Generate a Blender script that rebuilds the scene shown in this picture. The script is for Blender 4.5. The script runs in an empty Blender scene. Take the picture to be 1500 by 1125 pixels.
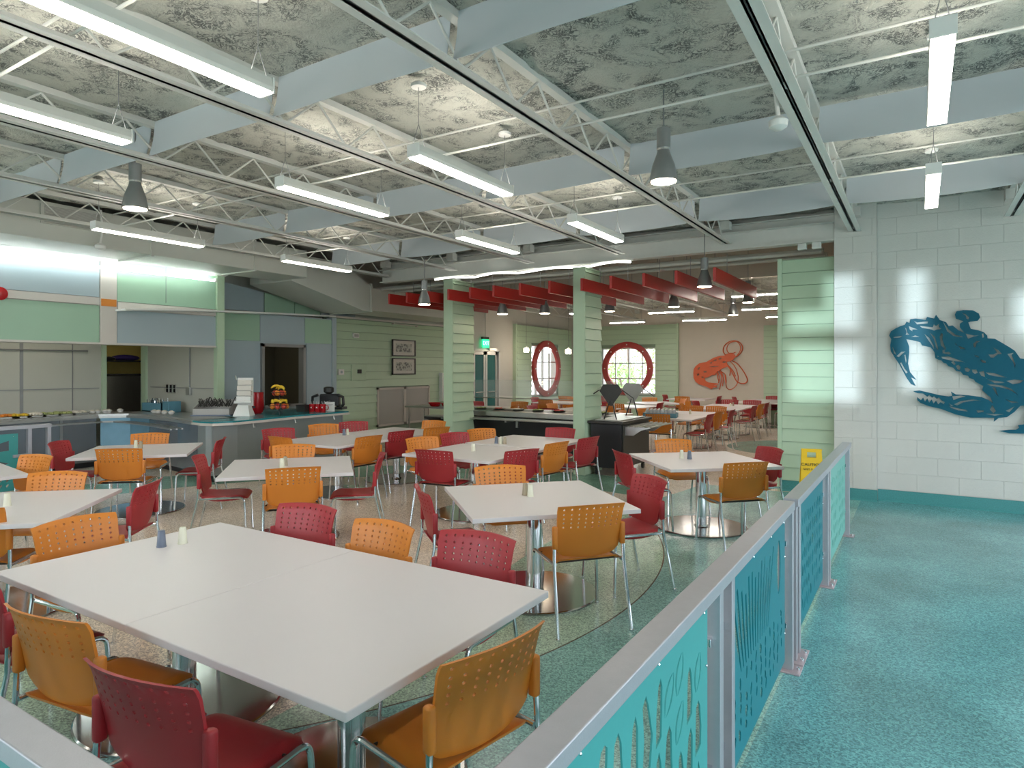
import bpy, bmesh, math, random
from math import sin, cos, pi, radians as R
from mathutils import Vector, Matrix, noise
C = bpy.context.scene.collection
sc = bpy.context.scene
random.seed(7)

# ------------------------------------------------------------------ camera
FPX, CAMH, HY = 950.0, 1.745, 538.5
YAW = math.atan(598 / 950.0)
CA, SA = cos(YAW), sin(YAW)
cam = bpy.data.objects.new('camera', bpy.data.cameras.new('camera')); C.objects.link(cam)
cam.data.sensor_width = 36; cam.data.lens = FPX / 1500 * 36
cam.data.shift_y = (HY - 562.5) / 1500
cam.location = (0, 0, CAMH); cam.rotation_euler = (R(90), 0, YAW)
cam.data.clip_start = .05; cam.data.clip_end = 300
sc.camera = cam
# ------------------------------------------------------------------ world, sun, exposure
w = bpy.data.worlds.new('world'); sc.world = w; w.use_nodes = True
nt = w.node_tree; nt.nodes.clear()
wo = nt.nodes.new('ShaderNodeOutputWorld'); bg = nt.nodes.new('ShaderNodeBackground')
tc = nt.nodes.new('ShaderNodeTexCoord'); sx = nt.nodes.new('ShaderNodeSeparateXYZ'); cr = nt.nodes.new('ShaderNodeValToRGB')
cr.color_ramp.elements[0].position = .48; cr.color_ramp.elements[0].color = (.28, .33, .31, 1)
cr.color_ramp.elements[1].position = .56; cr.color_ramp.elements[1].color = (.86, .92, 1.0, 1)
mp = nt.nodes.new('ShaderNodeMath'); mp.operation = 'MULTIPLY_ADD'; mp.inputs[1].default_value = .5; mp.inputs[2].default_value = .5
nt.links.new(tc.outputs['Generated'], sx.inputs[0]); nt.links.new(sx.outputs['Z'], mp.inputs[0])
nt.links.new(mp.outputs[0], cr.inputs[0]); nt.links.new(cr.outputs[0], bg.inputs[0]); nt.links.new(bg.outputs[0], wo.inputs[0])
bg.inputs[1].default_value = 5.5
sc.view_settings.view_transform = 'Standard'; sc.view_settings.look = 'None'
sc.view_settings.gamma = 1; sc.view_settings.use_curve_mapping = False
sc.view_settings.exposure = 0.40
# unseen spot lamp added outside to throw the low glare patches on the right wall
sp = bpy.data.lights.new('added_glare_spot', 'SPOT'); so = bpy.data.objects.new('added_glare_spot', sp); C.objects.link(so)
sp.energy = 9500; sp.color = (.72, .9, 1); sp.spot_size = R(15); sp.spot_blend = .1; sp.shadow_soft_size = .05
so.location = (1.6, -9.5, 0.9)
so.rotation_euler = (Vector((-.2, 9.8, 2.1)) - so.location).to_track_quat('-Z', 'Y').to_euler()
LAMP = 15.0      # radiance of the tube diffusers

def W(x, y, z=None, X=None, Y=None):
    t = (x - 750) / FPX; s = (HY - y) / FPX
    if z is not None: d = (z - CAMH) / s
    elif X is not None: d = X / (CA * t - SA)
    else: d = Y / (CA + SA * t)
    r = t * d
    return Vector((CA * r - SA * d, CA * d + SA * r, CAMH + s * d))

# ------------------------------------------------------------------ materials
def mat(name, col, rough=.5, metal=0., spec=.5, noise_amt=0, noise_scale=40, bump=0, bump_scale=60, emit=None, estr=0, alpha=1, trans=0, coat=0):
    m = bpy.data.materials.new(name); m.use_nodes = True
    n = m.node_tree; b = n.nodes['Principled BSDF']
    c = (*col, 1)
    b.inputs['Base Color'].default_value = c; b.inputs['Roughness'].default_value = rough
    b.inputs['Metallic'].default_value = metal; b.inputs['Specular IOR Level'].default_value = spec
    if trans: b.inputs['Transmission Weight'].default_value = trans
    if alpha < 1: b.inputs['Alpha'].default_value = alpha
    if coat: b.inputs['Coat Weight'].default_value = coat; b.inputs['Coat Roughness'].default_value = .1
    if emit: b.inputs['Emission Color'].default_value = (*emit, 1); b.inputs['Emission Strength'].default_value = estr
    if noise_amt or bump:
        t = n.nodes.new('ShaderNodeTexCoord'); nz = n.nodes.new('ShaderNodeTexNoise'); nz.inputs['Scale'].default_value = noise_scale
        nz.inputs['Detail'].default_value = 4
        n.links.new(t.outputs['Object'], nz.inputs['Vector'])
        if noise_amt:
            mx = n.nodes.new('ShaderNodeMix'); mx.data_type = 'RGBA'
            mx.inputs['A'].default_value = tuple(max(0, v * (1 - noise_amt)) for v in col) + (1,)
            mx.inputs['B'].default_value = tuple(min(1, v * (1 + noise_amt)) for v in col) + (1,)
            n.links.new(nz.outputs['Fac'], mx.inputs['Factor']); n.links.new(mx.outputs['Result'], b.inputs['Base Color'])
        if bump:
            bp = n.nodes.new('ShaderNodeBump'); bp.inputs['Strength'].default_value = bump; bp.inputs['Distance'].default_value = .004
            n2 = n.nodes.new('ShaderNodeTexNoise'); n2.inputs['Scale'].default_value = bump_scale
            n.links.new(t.outputs['Object'], n2.inputs['Vector']); n.links.new(n2.outputs['Fac'], bp.inputs['Height'])
            n.links.new(bp.outputs['Normal'], b.inputs['Normal'])
    return m
M = {}
M['orange'] = mat('orange_plastic', (.62, .205, .022), .42, noise_amt=.06, noise_scale=6, bump=.15, bump_scale=300)
M['red'] = mat('red_plastic', (.36, .022, .03), .42, noise_amt=.06, noise_scale=6, bump=.15, bump_scale=300)
M['chrome'] = mat('chrome', (.72, .74, .76), .12, 1, noise_amt=.03)
M['base_chrome'] = mat('base_chrome', (.40, .40, .39), .14, 1, noise_amt=.05)
M['laminate'] = mat('white_laminate', (.70, .665, .675), .33, noise_amt=.01, noise_scale=3)
M['rail'] = mat('silver_rail_paint', (.42, .43, .47), .38, .55, noise_amt=.06, noise_scale=25, bump=.12, bump_scale=220)
M['teal_light'] = mat('light_turquoise_panel', (.045, .30, .295), .45, noise_amt=.04)
M['teal_dark'] = mat('dark_teal_panel', (.008, .17, .21), .4, noise_amt=.05)
M['teal_mint'] = mat('mint_panel', (.15, .42, .37), .45, noise_amt=.06)
M['crab'] = mat('crab_blue', (.0, .095, .15), .5, spec=.25, noise_amt=.08)
M['lobster'] = mat('lobster_orange', (.62, .12, .04), .45, noise_amt=.10)
M['white_steel'] = mat('white_painted_steel', (.64, .64, .60), .5, noise_amt=.04, noise_scale=12)
M['baffle'] = mat('white_baffle_sheet', (.60, .65, .69), .55, noise_amt=.02, noise_scale=3)
M['block'] = mat('white_painted_block', (.62, .615, .575), .45, noise_amt=.03, noise_scale=8, bump=.5, bump_scale=70)
M['mortar'] = mat('painted_mortar', (.61, .61, .575), .7, noise_amt=.03)
M['siding'] = mat('green_siding', (.46, .60, .43), .42, noise_amt=.03, noise_scale=9)
M['siding_gap'] = mat('green_siding_backing', (.22, .30, .22), .6, noise_amt=.03)
M['cream'] = mat('cream_wall', (.60, .55, .47), .6, noise_amt=.03, noise_scale=5)
M['grey_wall'] = mat('grey_plaster', (.56, .55, .51), .6, noise_amt=.03, noise_scale=5)
M['beige_trim'] = mat('beige_trim', (.58, .54, .50), .4, noise_amt=.02)
M['panel_green'] = mat('panel_green', (.33, .50, .37), .3, noise_amt=.02, noise_scale=3)
M['panel_blue'] = mat('panel_blue', (.36, .44, .48), .3, noise_amt=.02, noise_scale=3)
M['frp'] = mat('white_wall_board', (.50, .51, .45), .28, noise_amt=.03, noise_scale=2)
M['joint'] = mat('metal_joint', (.30, .31, .31), .4, .6, noise_amt=.03)
M['red_beam'] = mat('red_beam', (.42, .018, .014), .38, noise_amt=.06, noise_scale=14)
M['red_ring'] = mat('red_ring', (.40, .045, .04), .4, noise_amt=.05)
M['steel'] = mat('stainless', (.52, .52, .50), .28, 1, noise_amt=.06, noise_scale=20)
M['front'] = mat('counter_front', (.30, .33, .36), .22, .7, noise_amt=.10, noise_scale=3)
M['front_blue'] = mat('counter_front_blue', (.22, .42, .55), .3, .3, noise_amt=.2, noise_scale=4)
M['front_grey'] = mat('counter_front_grey', (.30, .33, .33), .35, .2, noise_amt=.04)
M['teal_top'] = mat('teal_counter_top', (.02, .20, .23), .22, noise_amt=.12, noise_scale=60)
M['black'] = mat('black_panel', (.012, .012, .014), .35, noise_amt=.2)
M['dark'] = mat('dark_metal', (.035, .033, .03), .4, .3, noise_amt=.2)
M['grey_lamp'] = mat('grey_lamp', (.26, .27, .27), .35, .5, noise_amt=.04)
M['emit'] = mat('tube_light', (1, 1, 1), emit=(1, .92, .82), estr=LAMP)
M['emit_up'] = mat('added_ceiling_glow', (1, 1, 1), emit=(1, .92, .82), estr=20)  # added glow on top of the lamps, brightens the foam ceiling
M['emit_far'] = mat('far_tube_light', (1, 1, 1), emit=(1, .92, .82), estr=48)
M['emit_kit'] = mat('kitchen_fill_light', (1, 1, 1), emit=(1, .90, .74), estr=14)  # for the fill lamps added in kitchen and recess
M['emit_warm'] = mat('warm_light', (1, 1, 1), emit=(1, .83, .62), estr=30)
M['emit_cove'] = mat('cove_light', (1, 1, 1), emit=(.92, 1, .97), estr=22)
M['emit_strip'] = mat('strip_light', (1, 1, 1), emit=(1, 1, .92), estr=5)
M['duct'] = mat('duct_paint', (.56, .57, .52), .45, noise_amt=.03, noise_scale=5)
M['grille'] = mat('grille_grey', (.40, .39, .37), .5, noise_amt=.02)
M['glass'] = mat('guard_glass', (.7, .8, .8), .03, trans=0, alpha=.07, spec=.8)
M['pane'] = mat('window_glass', (.9, .97, .97), .02, alpha=.08)
M['pane_dark'] = mat('door_glass', (.03, .16, .17), .08, alpha=1)
M['alu'] = mat('aluminium_frame', (.62, .62, .60), .35, .3, noise_amt=.02)
M['cream_plastic'] = mat('cream_plastic', (.72, .72, .58), .4, noise_amt=.02)
M['blue_plastic'] = mat('slate_plastic', (.13, .16, .22), .35, noise_amt=.03)
M['tan_plastic'] = mat('tan_plastic', (.36, .31, .22), .4, noise_amt=.03)
M['white'] = mat('white_plastic', (.75, .75, .72), .4, noise_amt=.02)
M['yellow'] = mat('yellow_plastic', (.85, .55, .01), .4, noise_amt=.03)
M['banana'] = mat('banana_yellow', (.75, .50, .03), .5, noise_amt=.15, noise_scale=18)
M['fruit'] = mat('fruit_orange', (.75, .24, .03), .5, noise_amt=.2, noise_scale=18)
M['apple'] = mat('apple_red', (.45, .05, .03), .35, noise_amt=.3, noise_scale=12)
M['mug'] = mat('mug_red', (.45, .01, .015), .2, noise_amt=.03)
M['crate'] = mat('crate_blue', (.10, .27, .36), .4, noise_amt=.1)
M['bottle'] = mat('bottle_clear', (.62, .68, .72), .15, alpha=.6)
M['food_w'] = mat('food_white', (.72, .68, .58), .6, noise_amt=.2)
M['food_g'] = mat('food_green', (.35, .40, .15), .6, noise_amt=.4, noise_scale=30)
M['yellow_wall'] = mat('yellow_kitchen_wall', (.62, .50, .14), .6, noise_amt=.04)
M['kit_dark'] = mat('kitchen_dark', (.07, .065, .045), .6, noise_amt=.1)  # shade of the dim kitchen put into the wall colour
M['purple'] = mat('purple_cloth', (.05, .03, .16), .7, noise_amt=.3)
M['paper'] = mat('paper', (.66, .62, .56), .6, noise_amt=.02)
M['exit_green'] = mat('exit_green', (.02, .5, .2), .4, emit=(.02, .9, .35), estr=1.1)
M['exit_text'] = mat('exit_text', (.8, 1, .9), .4, emit=(.5, 1, .75), estr=1.6)
M['pink_plate'] = mat('base_plate', (.50, .42, .45), .45, .5, noise_amt=.1)
M['leaf'] = mat('foliage_green', (.30, .48, .16), .6, noise_amt=.5, noise_scale=3)
M['bark'] = mat('bark', (.18, .13, .10), .8, noise_amt=.4)
M['ground'] = mat('outside_ground', (.45, .47, .42), .8, noise_amt=.2, noise_scale=2)
M['cove_base'] = mat('terrazzo_base', (.06, .27, .27), .4, noise_amt=.35, noise_scale=90)

def sketch_mat():
    m = mat('ink_sketch', (.55, .54, .48), .5); n = m.node_tree; b = n.nodes['Principled BSDF']
    t = n.nodes.new('ShaderNodeTexCoord'); z = n.nodes.new('ShaderNodeTexNoise'); z.inputs['Scale'].default_value = 9; z.inputs['Detail'].default_value = 6
    v = n.nodes.new('ShaderNodeTexVoronoi'); v.inputs['Scale'].default_value = 16
    a = n.nodes.new('ShaderNodeMath'); a.operation = 'MULTIPLY'
    r = n.nodes.new('ShaderNodeValToRGB'); r.color_ramp.elements[0].position = .12; r.color_ramp.elements[0].color = (.03, .03, .03, 1)
    r.color_ramp.elements[1].position = .30; r.color_ramp.elements[1].color = (.50, .49, .43, 1)
    n.links.new(t.outputs['Object'], z.inputs[0]); n.links.new(t.outputs['Object'], v.inputs[0])
    n.links.new(z.outputs['Fac'], a.inputs[0]); n.links.new(v.outputs['Distance'], a.inputs[1]); n.links.new(a.outputs[0], r.inputs[0]); n.links.new(r.outputs[0], b.inputs['Base Color'])
    return m
M['sketch'] = sketch_mat()

def ceiling_mat():
    m = mat('sprayed_foam', (.55, .55, .49), .85); n = m.node_tree; b = n.nodes['Principled BSDF']
    t = n.nodes.new('ShaderNodeTexCoord')
    wv = n.nodes.new('ShaderNodeTexNoise'); wv.inputs['Scale'].default_value = 3.2; wv.inputs['Detail'].default_value = 5; wv.inputs['Distortion'].default_value = 1.6
    fn = n.nodes.new('ShaderNodeTexNoise'); fn.inputs['Scale'].default_value = 15; fn.inputs['Detail'].default_value = 7; fn.inputs['Roughness'].default_value = .68; fn.inputs['Distortion'].default_value = 2.2
    for q in (wv, fn): n.links.new(t.outputs['Object'], q.inputs['Vector'])
    a = n.nodes.new('ShaderNodeMath'); a.operation = 'SUBTRACT'; a.inputs[1].default_value = .5; n.links.new(fn.outputs['Fac'], a.inputs[0])
    ab = n.nodes.new('ShaderNodeMath'); ab.operation = 'ABSOLUTE'; n.links.new(a.outputs[0], ab.inputs[0])
    ml = n.nodes.new('ShaderNodeMath'); ml.operation = 'MULTIPLY_ADD'; ml.inputs[1].default_value = .30; ml.inputs[2].default_value = -.143
    n.links.new(wv.outputs['Fac'], ml.inputs[0])
    su = n.nodes.new('ShaderNodeMath'); su.operation = 'ADD'; n.links.new(ab.outputs[0], su.inputs[0]); n.links.new(ml.outputs[0], su.inputs[1])
    r = n.nodes.new('ShaderNodeValToRGB'); r.color_ramp.elements[0].position = .0; r.color_ramp.elements[0].color = (.15, .155, .145, 1)
    r.color_ramp.elements[1].position = .045; r.color_ramp.elements[1].color = (.62, .62, .55, 1)
    e = r.color_ramp.elements.new(.018); e.color = (.34, .35, .32, 1)
    n.links.new(su.outputs[0], r.inputs[0]); n.links.new(r.outputs[0], b.inputs['Base Color'])
    bp = n.nodes.new('ShaderNodeBump'); bp.inputs['Strength'].default_value = 1; bp.inputs['Distance'].default_value = .03
    n.links.new(fn.outputs['Fac'], bp.inputs['Height']); n.links.new(bp.outputs[0], b.inputs['Normal'])
    return m
M['foam'] = ceiling_mat()

def floor_mat():
    m = mat('terrazzo_floor', (.5, .5, .5), .22, spec=.5); n = m.node_tree; b = n.nodes['Principled BSDF']; L = n.links.new
    t = n.nodes.new('ShaderNodeTexCoord'); s = n.nodes.new('ShaderNodeSeparateXYZ'); L(t.outputs['Object'], s.inputs[0])
    def math_(op, a, c=None, d=None):
        q = n.nodes.new('ShaderNodeMath'); q.operation = op
        for i, v in enumerate((a, c, d)):
            if v is None: continue
            if isinstance(v, (int, float)): q.inputs[i].default_value = v
            else: L(v, q.inputs[i])
        return q.outputs[0]
    X, Y = s.outputs['X'], s.outputs['Y']
    def dist(cx, cy):
        dx = math_('SUBTRACT', X, cx); dy = math_('SUBTRACT', Y, cy)
        return math_('SQRT', math_('ADD', math_('MULTIPLY', dx, dx), math_('MULTIPLY', dy, dy)))
    def mixc(f, A, B):
        q = n.nodes.new('ShaderNodeMix'); q.data_type = 'RGBA'; L(f, q.inputs['Factor'])
        for k, v in (('A', A), ('B', B)):
            if isinstance(v, tuple): q.inputs[k].default_value = (*v, 1)
            else: L(v, q.inputs[k])
        return q.outputs['Result']
    beige, green, teal, blue = (.76, .67, .56), (.44, .60, .47), (.26, .50, .47), (.15, .385, .405)
    arc = dist(-6.01, 4.52)
    c = mixc(math_('LESS_THAN', arc, 4.21), teal, green)
    wave = math_('MULTIPLY_ADD', math_('SINE', math_('MULTIPLY', Y, .75)), .22, -2.95)
    inb = math_('MULTIPLY', math_('LESS_THAN', X, wave), math_('GREATER_THAN', math_('ADD', Y, math_('MULTIPLY', X, -.12)), 2.35))
    c = mixc(inb, c, beige)
    rd = dist(-4.5, 3.5)
    ring = math_('MULTIPLY', math_('GREATER_THAN', rd, 5.0), math_('LESS_THAN', rd, 6.2))
    ring = math_('MULTIPLY', ring, math_('LESS_THAN', X, -3.2))
    c = mixc(ring, c, (.22, .40, .31))
    c = mixc(math_('GREATER_THAN', Y, 9.75), c, beige)
    c = mixc(math_('LESS_THAN', dist(-2.2, 15.2), 1.5), c, (.22, .36, .30))
    c = mixc(math_('LESS_THAN', dist(-6.2, 11.5), 1.3), c, green)
    c = mixc(math_('LESS_THAN', math_('ABSOLUTE', math_('SUBTRACT', arc, 4.21)), .006), c, (.14, .13, .10))
    c = mixc(math_('MULTIPLY', math_('GREATER_THAN', X, -.66), math_('LESS_THAN', Y, 9.9)), c, blue)
    v = n.nodes.new('ShaderNodeTexVoronoi'); v.inputs['Scale'].default_value = 120; L(t.outputs['Object'], v.inputs['Vector'])
    nz = n.nodes.new('ShaderNodeTexNoise'); nz.inputs['Scale'].default_value = 55; nz.inputs['Detail'].default_value = 3; L(t.outputs['Object'], nz.inputs['Vector'])
    big = n.nodes.new('ShaderNodeTexNoise'); big.inputs['Scale'].default_value = 1.4; L(t.outputs['Object'], big.inputs['Vector'])
    rr = n.nodes.new('ShaderNodeValToRGB'); rr.color_ramp.interpolation = 'CONSTANT'
    rr.color_ramp.elements[0].color = (.55, .55, .55, 1); rr.color_ramp.elements[1].position = .30; rr.color_ramp.elements[1].color = (.95, .95, .95, 1)
    e = rr.color_ramp.elements.new(.75); e.color = (1.35, 1.35, 1.3, 1)
    cs = n.nodes.new('ShaderNodeSeparateColor'); L(v.outputs['Color'], cs.inputs[0]); L(cs.outputs[0], rr.inputs[0])
    q = n.nodes.new('ShaderNodeMix'); q.data_type = 'RGBA'; q.blend_type = 'MULTIPLY'; q.inputs['Factor'].default_value = .75
    L(c, q.inputs['A']); L(rr.outputs[0], q.inputs['B'])
    q2 = n.nodes.new('ShaderNodeMix'); q2.data_type = 'RGBA'; q2.blend_type = 'OVERLAY'; q2.inputs['Factor'].default_value = .5
    L(q.outputs['Result'], q2.inputs['A']); L(big.outputs['Fac'], q2.inputs['B'])
    L(q2.outputs['Result'], b.inputs['Base Color'])
    ro = math_('MULTIPLY_ADD', nz.outputs['Fac'], .25, .10); L(ro, b.inputs['Roughness'])
    return m
M['floor'] = floor_mat()

# ------------------------------------------------------------------ mesh helpers
class MB:
    def __init__(s): s.v = []; s.f = []
    def add(s, vs, fs):
        o = len(s.v); s.v += [tuple(v) for v in vs]; s.f += [tuple(i + o for i in f) for f in fs]; return s
    def box(s, a, b, rz=0, piv=None):
        x0, y0, z0 = a; x1, y1, z1 = b
        vs = [Vector(p) for p in ((x0,y0,z0),(x1,y0,z0),(x1,y1,z0),(x0,y1,z0),(x0,y0,z1),(x1,y0,z1),(x1,y1,z1),(x0,y1,z1))]
        if rz:
            piv = Vector(piv or (0, 0, 0)); m = Matrix.Rotation(rz, 3, 'Z'); vs = [m @ (v - piv) + piv for v in vs]
        return s.add(vs, [(0,3,2,1),(4,5,6,7),(0,1,5,4),(1,2,6,5),(2,3,7,6),(3,0,4,7)])
    def bbox(s, a, b, c=.004):   # bevelled box
        bm = bmesh.new(); bmesh.ops.create_cube(bm, size=1)
        for v in bm.verts: v.co = Vector([(a[i] + b[i]) / 2 + v.co[i] * (b[i] - a[i]) for i in range(3)])
        bmesh.ops.bevel(bm, geom=bm.edges[:], offset=c, segments=2, affect='EDGES', profile=.5)
        bm.verts.index_update(); s.add([v.co for v in bm.verts], [[v.index for v in f.verts] for f in bm.faces]); bm.free(); return s
    def prism(s, pts, z0, z1):   # polygon in xy
        n = len(pts)
        return s.add([(x, y, z0) for x, y in pts] + [(x, y, z1) for x, y in pts],
            [tuple(range(n))[::-1], tuple(range(n, 2 * n))] + [(i, (i + 1) % n, n + (i + 1) % n, n + i) for i in range(n)])
    def tube(s, path, r, seg=8, closed=False, flat=1.0):
        P = [Vector(p) for p in path]; n = len(P); rings = []; up = None
        for i, p in enumerate(P):
            if closed: t = (P[(i + 1) % n] - P[i - 1])
            else: t = P[min(i + 1, n - 1)] - P[max(i - 1, 0)]
            t.normalize()
            if up is None: up = Vector((0, 0, 1)) if abs(t.z) < .9 else Vector((1, 0, 0))
            u = t.cross(up).normalized(); up = u.cross(t).normalized()
            rr = r[i] if isinstance(r, (list, tuple)) else r
            rings.append([p + u * cos(2 * pi * k / seg) * rr + up * sin(2 * pi * k / seg) * rr * flat for k in range(seg)])
        vs = [v for g in rings for v in g]; fs = []
        m = n if closed else n - 1
        for i in range(m):
            j = (i + 1) % n
            fs += [(i*seg+k, i*seg+(k+1) % seg, j*seg+(k+1) % seg, j*seg+k) for k in range(seg)]
        if not closed: fs += [tuple(range(seg))[::-1], tuple(range((n-1)*seg, n*seg))]
        return s.add(vs, fs)
    def lathe(s, prof, seg=20, c=(0, 0, 0)):
        vs = []; fs = []; n = len(prof)
        for r, z in prof:
            vs += [(c[0] + r * cos(2*pi*k/seg), c[1] + r * sin(2*pi*k/seg), c[2] + z) for k in range(seg)]
        for i in range(n - 1):
            fs += [(i*seg+k, i*seg+(k+1) % seg, (i+1)*seg+(k+1) % seg, (i+1)*seg+k) for k in range(seg)]
        fs += [tuple(range(seg))[::-1], tuple(range((n-1)*seg, n*seg))]
        return s.add(vs, fs)
    def ball(s, c, r, seg=8, sq=(1, 1, 1)):
        n = seg // 2 + 1
        vs = []; fs = []
        for i in range(n + 1):
            a = pi * i / n
            for k in range(seg):
                vs.append((c[0] + r*sq[0]*sin(a)*cos(2*pi*k/seg), c[1] + r*sq[1]*sin(a)*sin(2*pi*k/seg), c[2] + r*sq[2]*cos(a)))
        for i in range(n):
            fs += [(i*seg+k, (i+1)*seg+k, (i+1)*seg+(k+1) % seg, i*seg+(k+1) % seg) for k in range(seg)]
        return s.add(vs, fs)
def mesh_of(mb, name, m, smooth=False, ang=35):
    me = bpy.data.meshes.new(name); me.from_pydata(mb.v, [], mb.f); me.update()
    bm = bmesh.new(); bm.from_mesh(me); bmesh.ops.recalc_face_normals(bm, faces=bm.faces); bm.to_mesh(me); bm.free()
    me.materials.append(m)
    if smooth:
        me.shade_smooth(); me.set_sharp_from_angle(angle=R(ang))
    return me
def obj(name, mb, m, parent=None, smooth=False, ang=35, label=None):
    me = mb if isinstance(mb, bpy.types.Mesh) else mesh_of(mb, name, m, smooth, ang)
    o = bpy.data.objects.new(name, me); C.objects.link(o)
    if parent: o.parent = parent
    if label: o['label'] = label
    return o
def tag(o, label, cat, group=None, kind=None):
    o['label'] = label; o['category'] = cat
    if group: o['group'] = group
    if kind: o['kind'] = kind
    return o
def thing(name, label, cat, loc=(0, 0, 0), rz=0, group=None):
    o = bpy.data.objects.new(name, None); C.objects.link(o); o.location = loc; o.rotation_euler = (0, 0, rz)
    return tag(o, label, cat, group)
def struct(name, mb, m, parent=None, smooth=False):
    o = obj(name, mb, m, parent, smooth)
    if not parent: o['kind'] = 'structure'
    return o
def dup(root, loc, rz, label=None, group=None):
    r = root.copy(); C.objects.link(r); r.location = loc; r.rotation_euler = (0, 0, rz)
    if label: r['label'] = label
    if group: r['group'] = group
    for ch in list(root.children):
        c = ch.copy(); C.objects.link(c); c.parent = r
        for g in list(ch.children):
            d = g.copy(); C.objects.link(d); d.parent = c
    return r
def _seg(a, b, c, d):
    f = lambda p, q, r_: (q[0]-p[0])*(r_[1]-p[1]) - (q[1]-p[1])*(r_[0]-p[0])
    return f(a, b, c) * f(a, b, d) < 0 and f(c, d, a) * f(c, d, b) < 0
def _cross(P, Q):
    return any(_seg(P[i-1], P[i], Q[j-1], Q[j]) for i in range(len(P)) for j in range(len(Q)))
def _inside(p, Q):
    c = False
    for i in range(len(Q)):
        (x0, y0), (x1, y1) = Q[i-1], Q[i]
        if (y0 > p[1]) != (y1 > p[1]) and p[0] < (x1-x0) * (p[1]-y0) / (y1-y0) + x0: c = not c
    return c
def clean_holes(outer, holes):
    out = []
    for h in holes:
        if any(_seg(h[i-1], h[i], h[j-1], h[j]) for i in range(len(h)) for j in range(i)): continue
        cx = sum(p[0] for p in h) / len(h); cy = sum(p[1] for p in h) / len(h)
        bb = (min(p[0] for p in h), min(p[1] for p in h), max(p[0] for p in h), max(p[1] for p in h))
        for k in (1, .85, .7):
            q = [(cx + (x - cx) * k, cy + (y - cy) * k) for x, y in h]
            if not all(_inside(p, outer) for p in q) or _cross(q, outer): continue
            if any(b[0] < bb[2] and b[2] > bb[0] and b[1] < bb[3] and b[3] > bb[1] and (_cross(q, o) or _inside(q[0], o) or _inside(o[0], q)) for o, b in out): continue
            out.append((q, bb)); break
    return [q for q, b in out]
def plate(name, outer, holes, th, m, mtx, parent=None):
    """flat plate with cut-outs; 2D polygons, thickness th; mtx places it"""
    from mathutils.geometry import delaunay_2d_cdt
    polys = [outer] + clean_holes(outer, holes); V = []; E = []
    for p in polys:
        o_ = len(V); V += [Vector((x, y)) for x, y in p]; E += [(o_ + i, o_ + (i + 1) % len(p)) for i in range(len(p))]
    vv, ee, ff, _a, _b, _c = delaunay_2d_cdt(V, E, [], 0, 1e-6)
    bbs = [(min(p[0] for p in h), min(p[1] for p in h), max(p[0] for p in h), max(p[1] for p in h)) for h in polys[1:]]
    tri = []
    for f in ff:
        c = sum((vv[i] for i in f), Vector((0, 0))) / len(f)
        if _inside(c, outer) and not any(q[0] <= c.x <= q[2] and q[1] <= c.y <= q[3] and _inside(c, h) for h, q in zip(polys[1:], bbs)): tri.append(tuple(f))
    n = len(vv); cnt = {}
    for f in tri:
        for i in range(len(f)):
            e = (f[i], f[(i + 1) % len(f)]); k = tuple(sorted(e)); cnt.setdefault(k, []).append(e)
    mb = MB().add([(v.x, v.y, th / 2) for v in vv] + [(v.x, v.y, -th / 2) for v in vv],
        tri + [tuple(n + i for i in f[::-1]) for f in tri] + [(e[0][1], e[0][0], n + e[0][0], n + e[0][1]) for e in cnt.values() if len(e) == 1])
    me = mesh_of(mb, name, m); me.transform(mtx)
    o = bpy.data.objects.new(name, me); C.objects.link(o)
    if parent: o.parent = parent
    return o
def frame_m(o, ux, uy):    # matrix mapping local x->ux, y->uy
    ux = Vector(ux).normalized(); uy = Vector(uy).normalized(); uz = ux.cross(uy)
    m = Matrix((ux, uy, uz)).transposed().to_4x4(); m.translation = o; return m
def text_mesh(name, body, size, m, mtx, parent, depth=.001):
    cu = bpy.data.curves.new(name, 'FONT'); cu.body = body; cu.size = size; cu.align_x = 'CENTER'; cu.align_y = 'CENTER'; cu.extrude = depth
    tmp = bpy.data.objects.new('tmp', cu); C.objects.link(tmp)
    dg = bpy.context.evaluated_depsgraph_get(); me = bpy.data.meshes.new_from_object(tmp.evaluated_get(dg))
    bpy.data.objects.remove(tmp); bpy.data.curves.remove(cu)
    me.materials.clear(); me.materials.append(m); me.transform(mtx)
    o = bpy.data.objects.new(name, me); C.objects.link(o); o.parent = parent; return o
BD, BK = .183, .222     # siding board exposure, block course

# ------------------------------------------------------------------ room shell
struct('floor', MB().box((-16.5, -4.2, -.15), (5, 22.3, 0)), M['floor'])
DECK = 3.90
def deck(name, x0, x1, y0, y1, step, amp, base):
    nx, ny = int((x1 - x0) / step), int((y1 - y0) / step); mb = MB(); vs = []
    for j in range(ny + 1):
        for i in range(nx + 1):
            x, y = x0 + i * step, y0 + j * step
            h = noise.fractal(Vector((x * 2.1, y * 2.1, 3)), 1, 2, 4) * amp + abs(noise.noise(Vector((x * 6, y * 6, 9)))) * amp * .8
            vs.append((x, y, base - h))
    mb.add(vs, [(j*(nx+1)+i, (j+1)*(nx+1)+i, (j+1)*(nx+1)+i+1, j*(nx+1)+i+1) for j in range(ny) for i in range(nx)])
    return mb
struct('ceiling', deck('ceiling', -9.3, 4.6, -3.2, 9.9, .07, .035, DECK), M['foam'], smooth=True)
struct('ceiling', MB().box((-16.5, -4.2, 4.05), (5, 22.3, 4.2)), M['grey_wall'])
struct('ceiling', deck('ceiling', -11.2, 1.0, 12.3, 22, .2, .03, 3.86), M['foam'], smooth=True)

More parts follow.
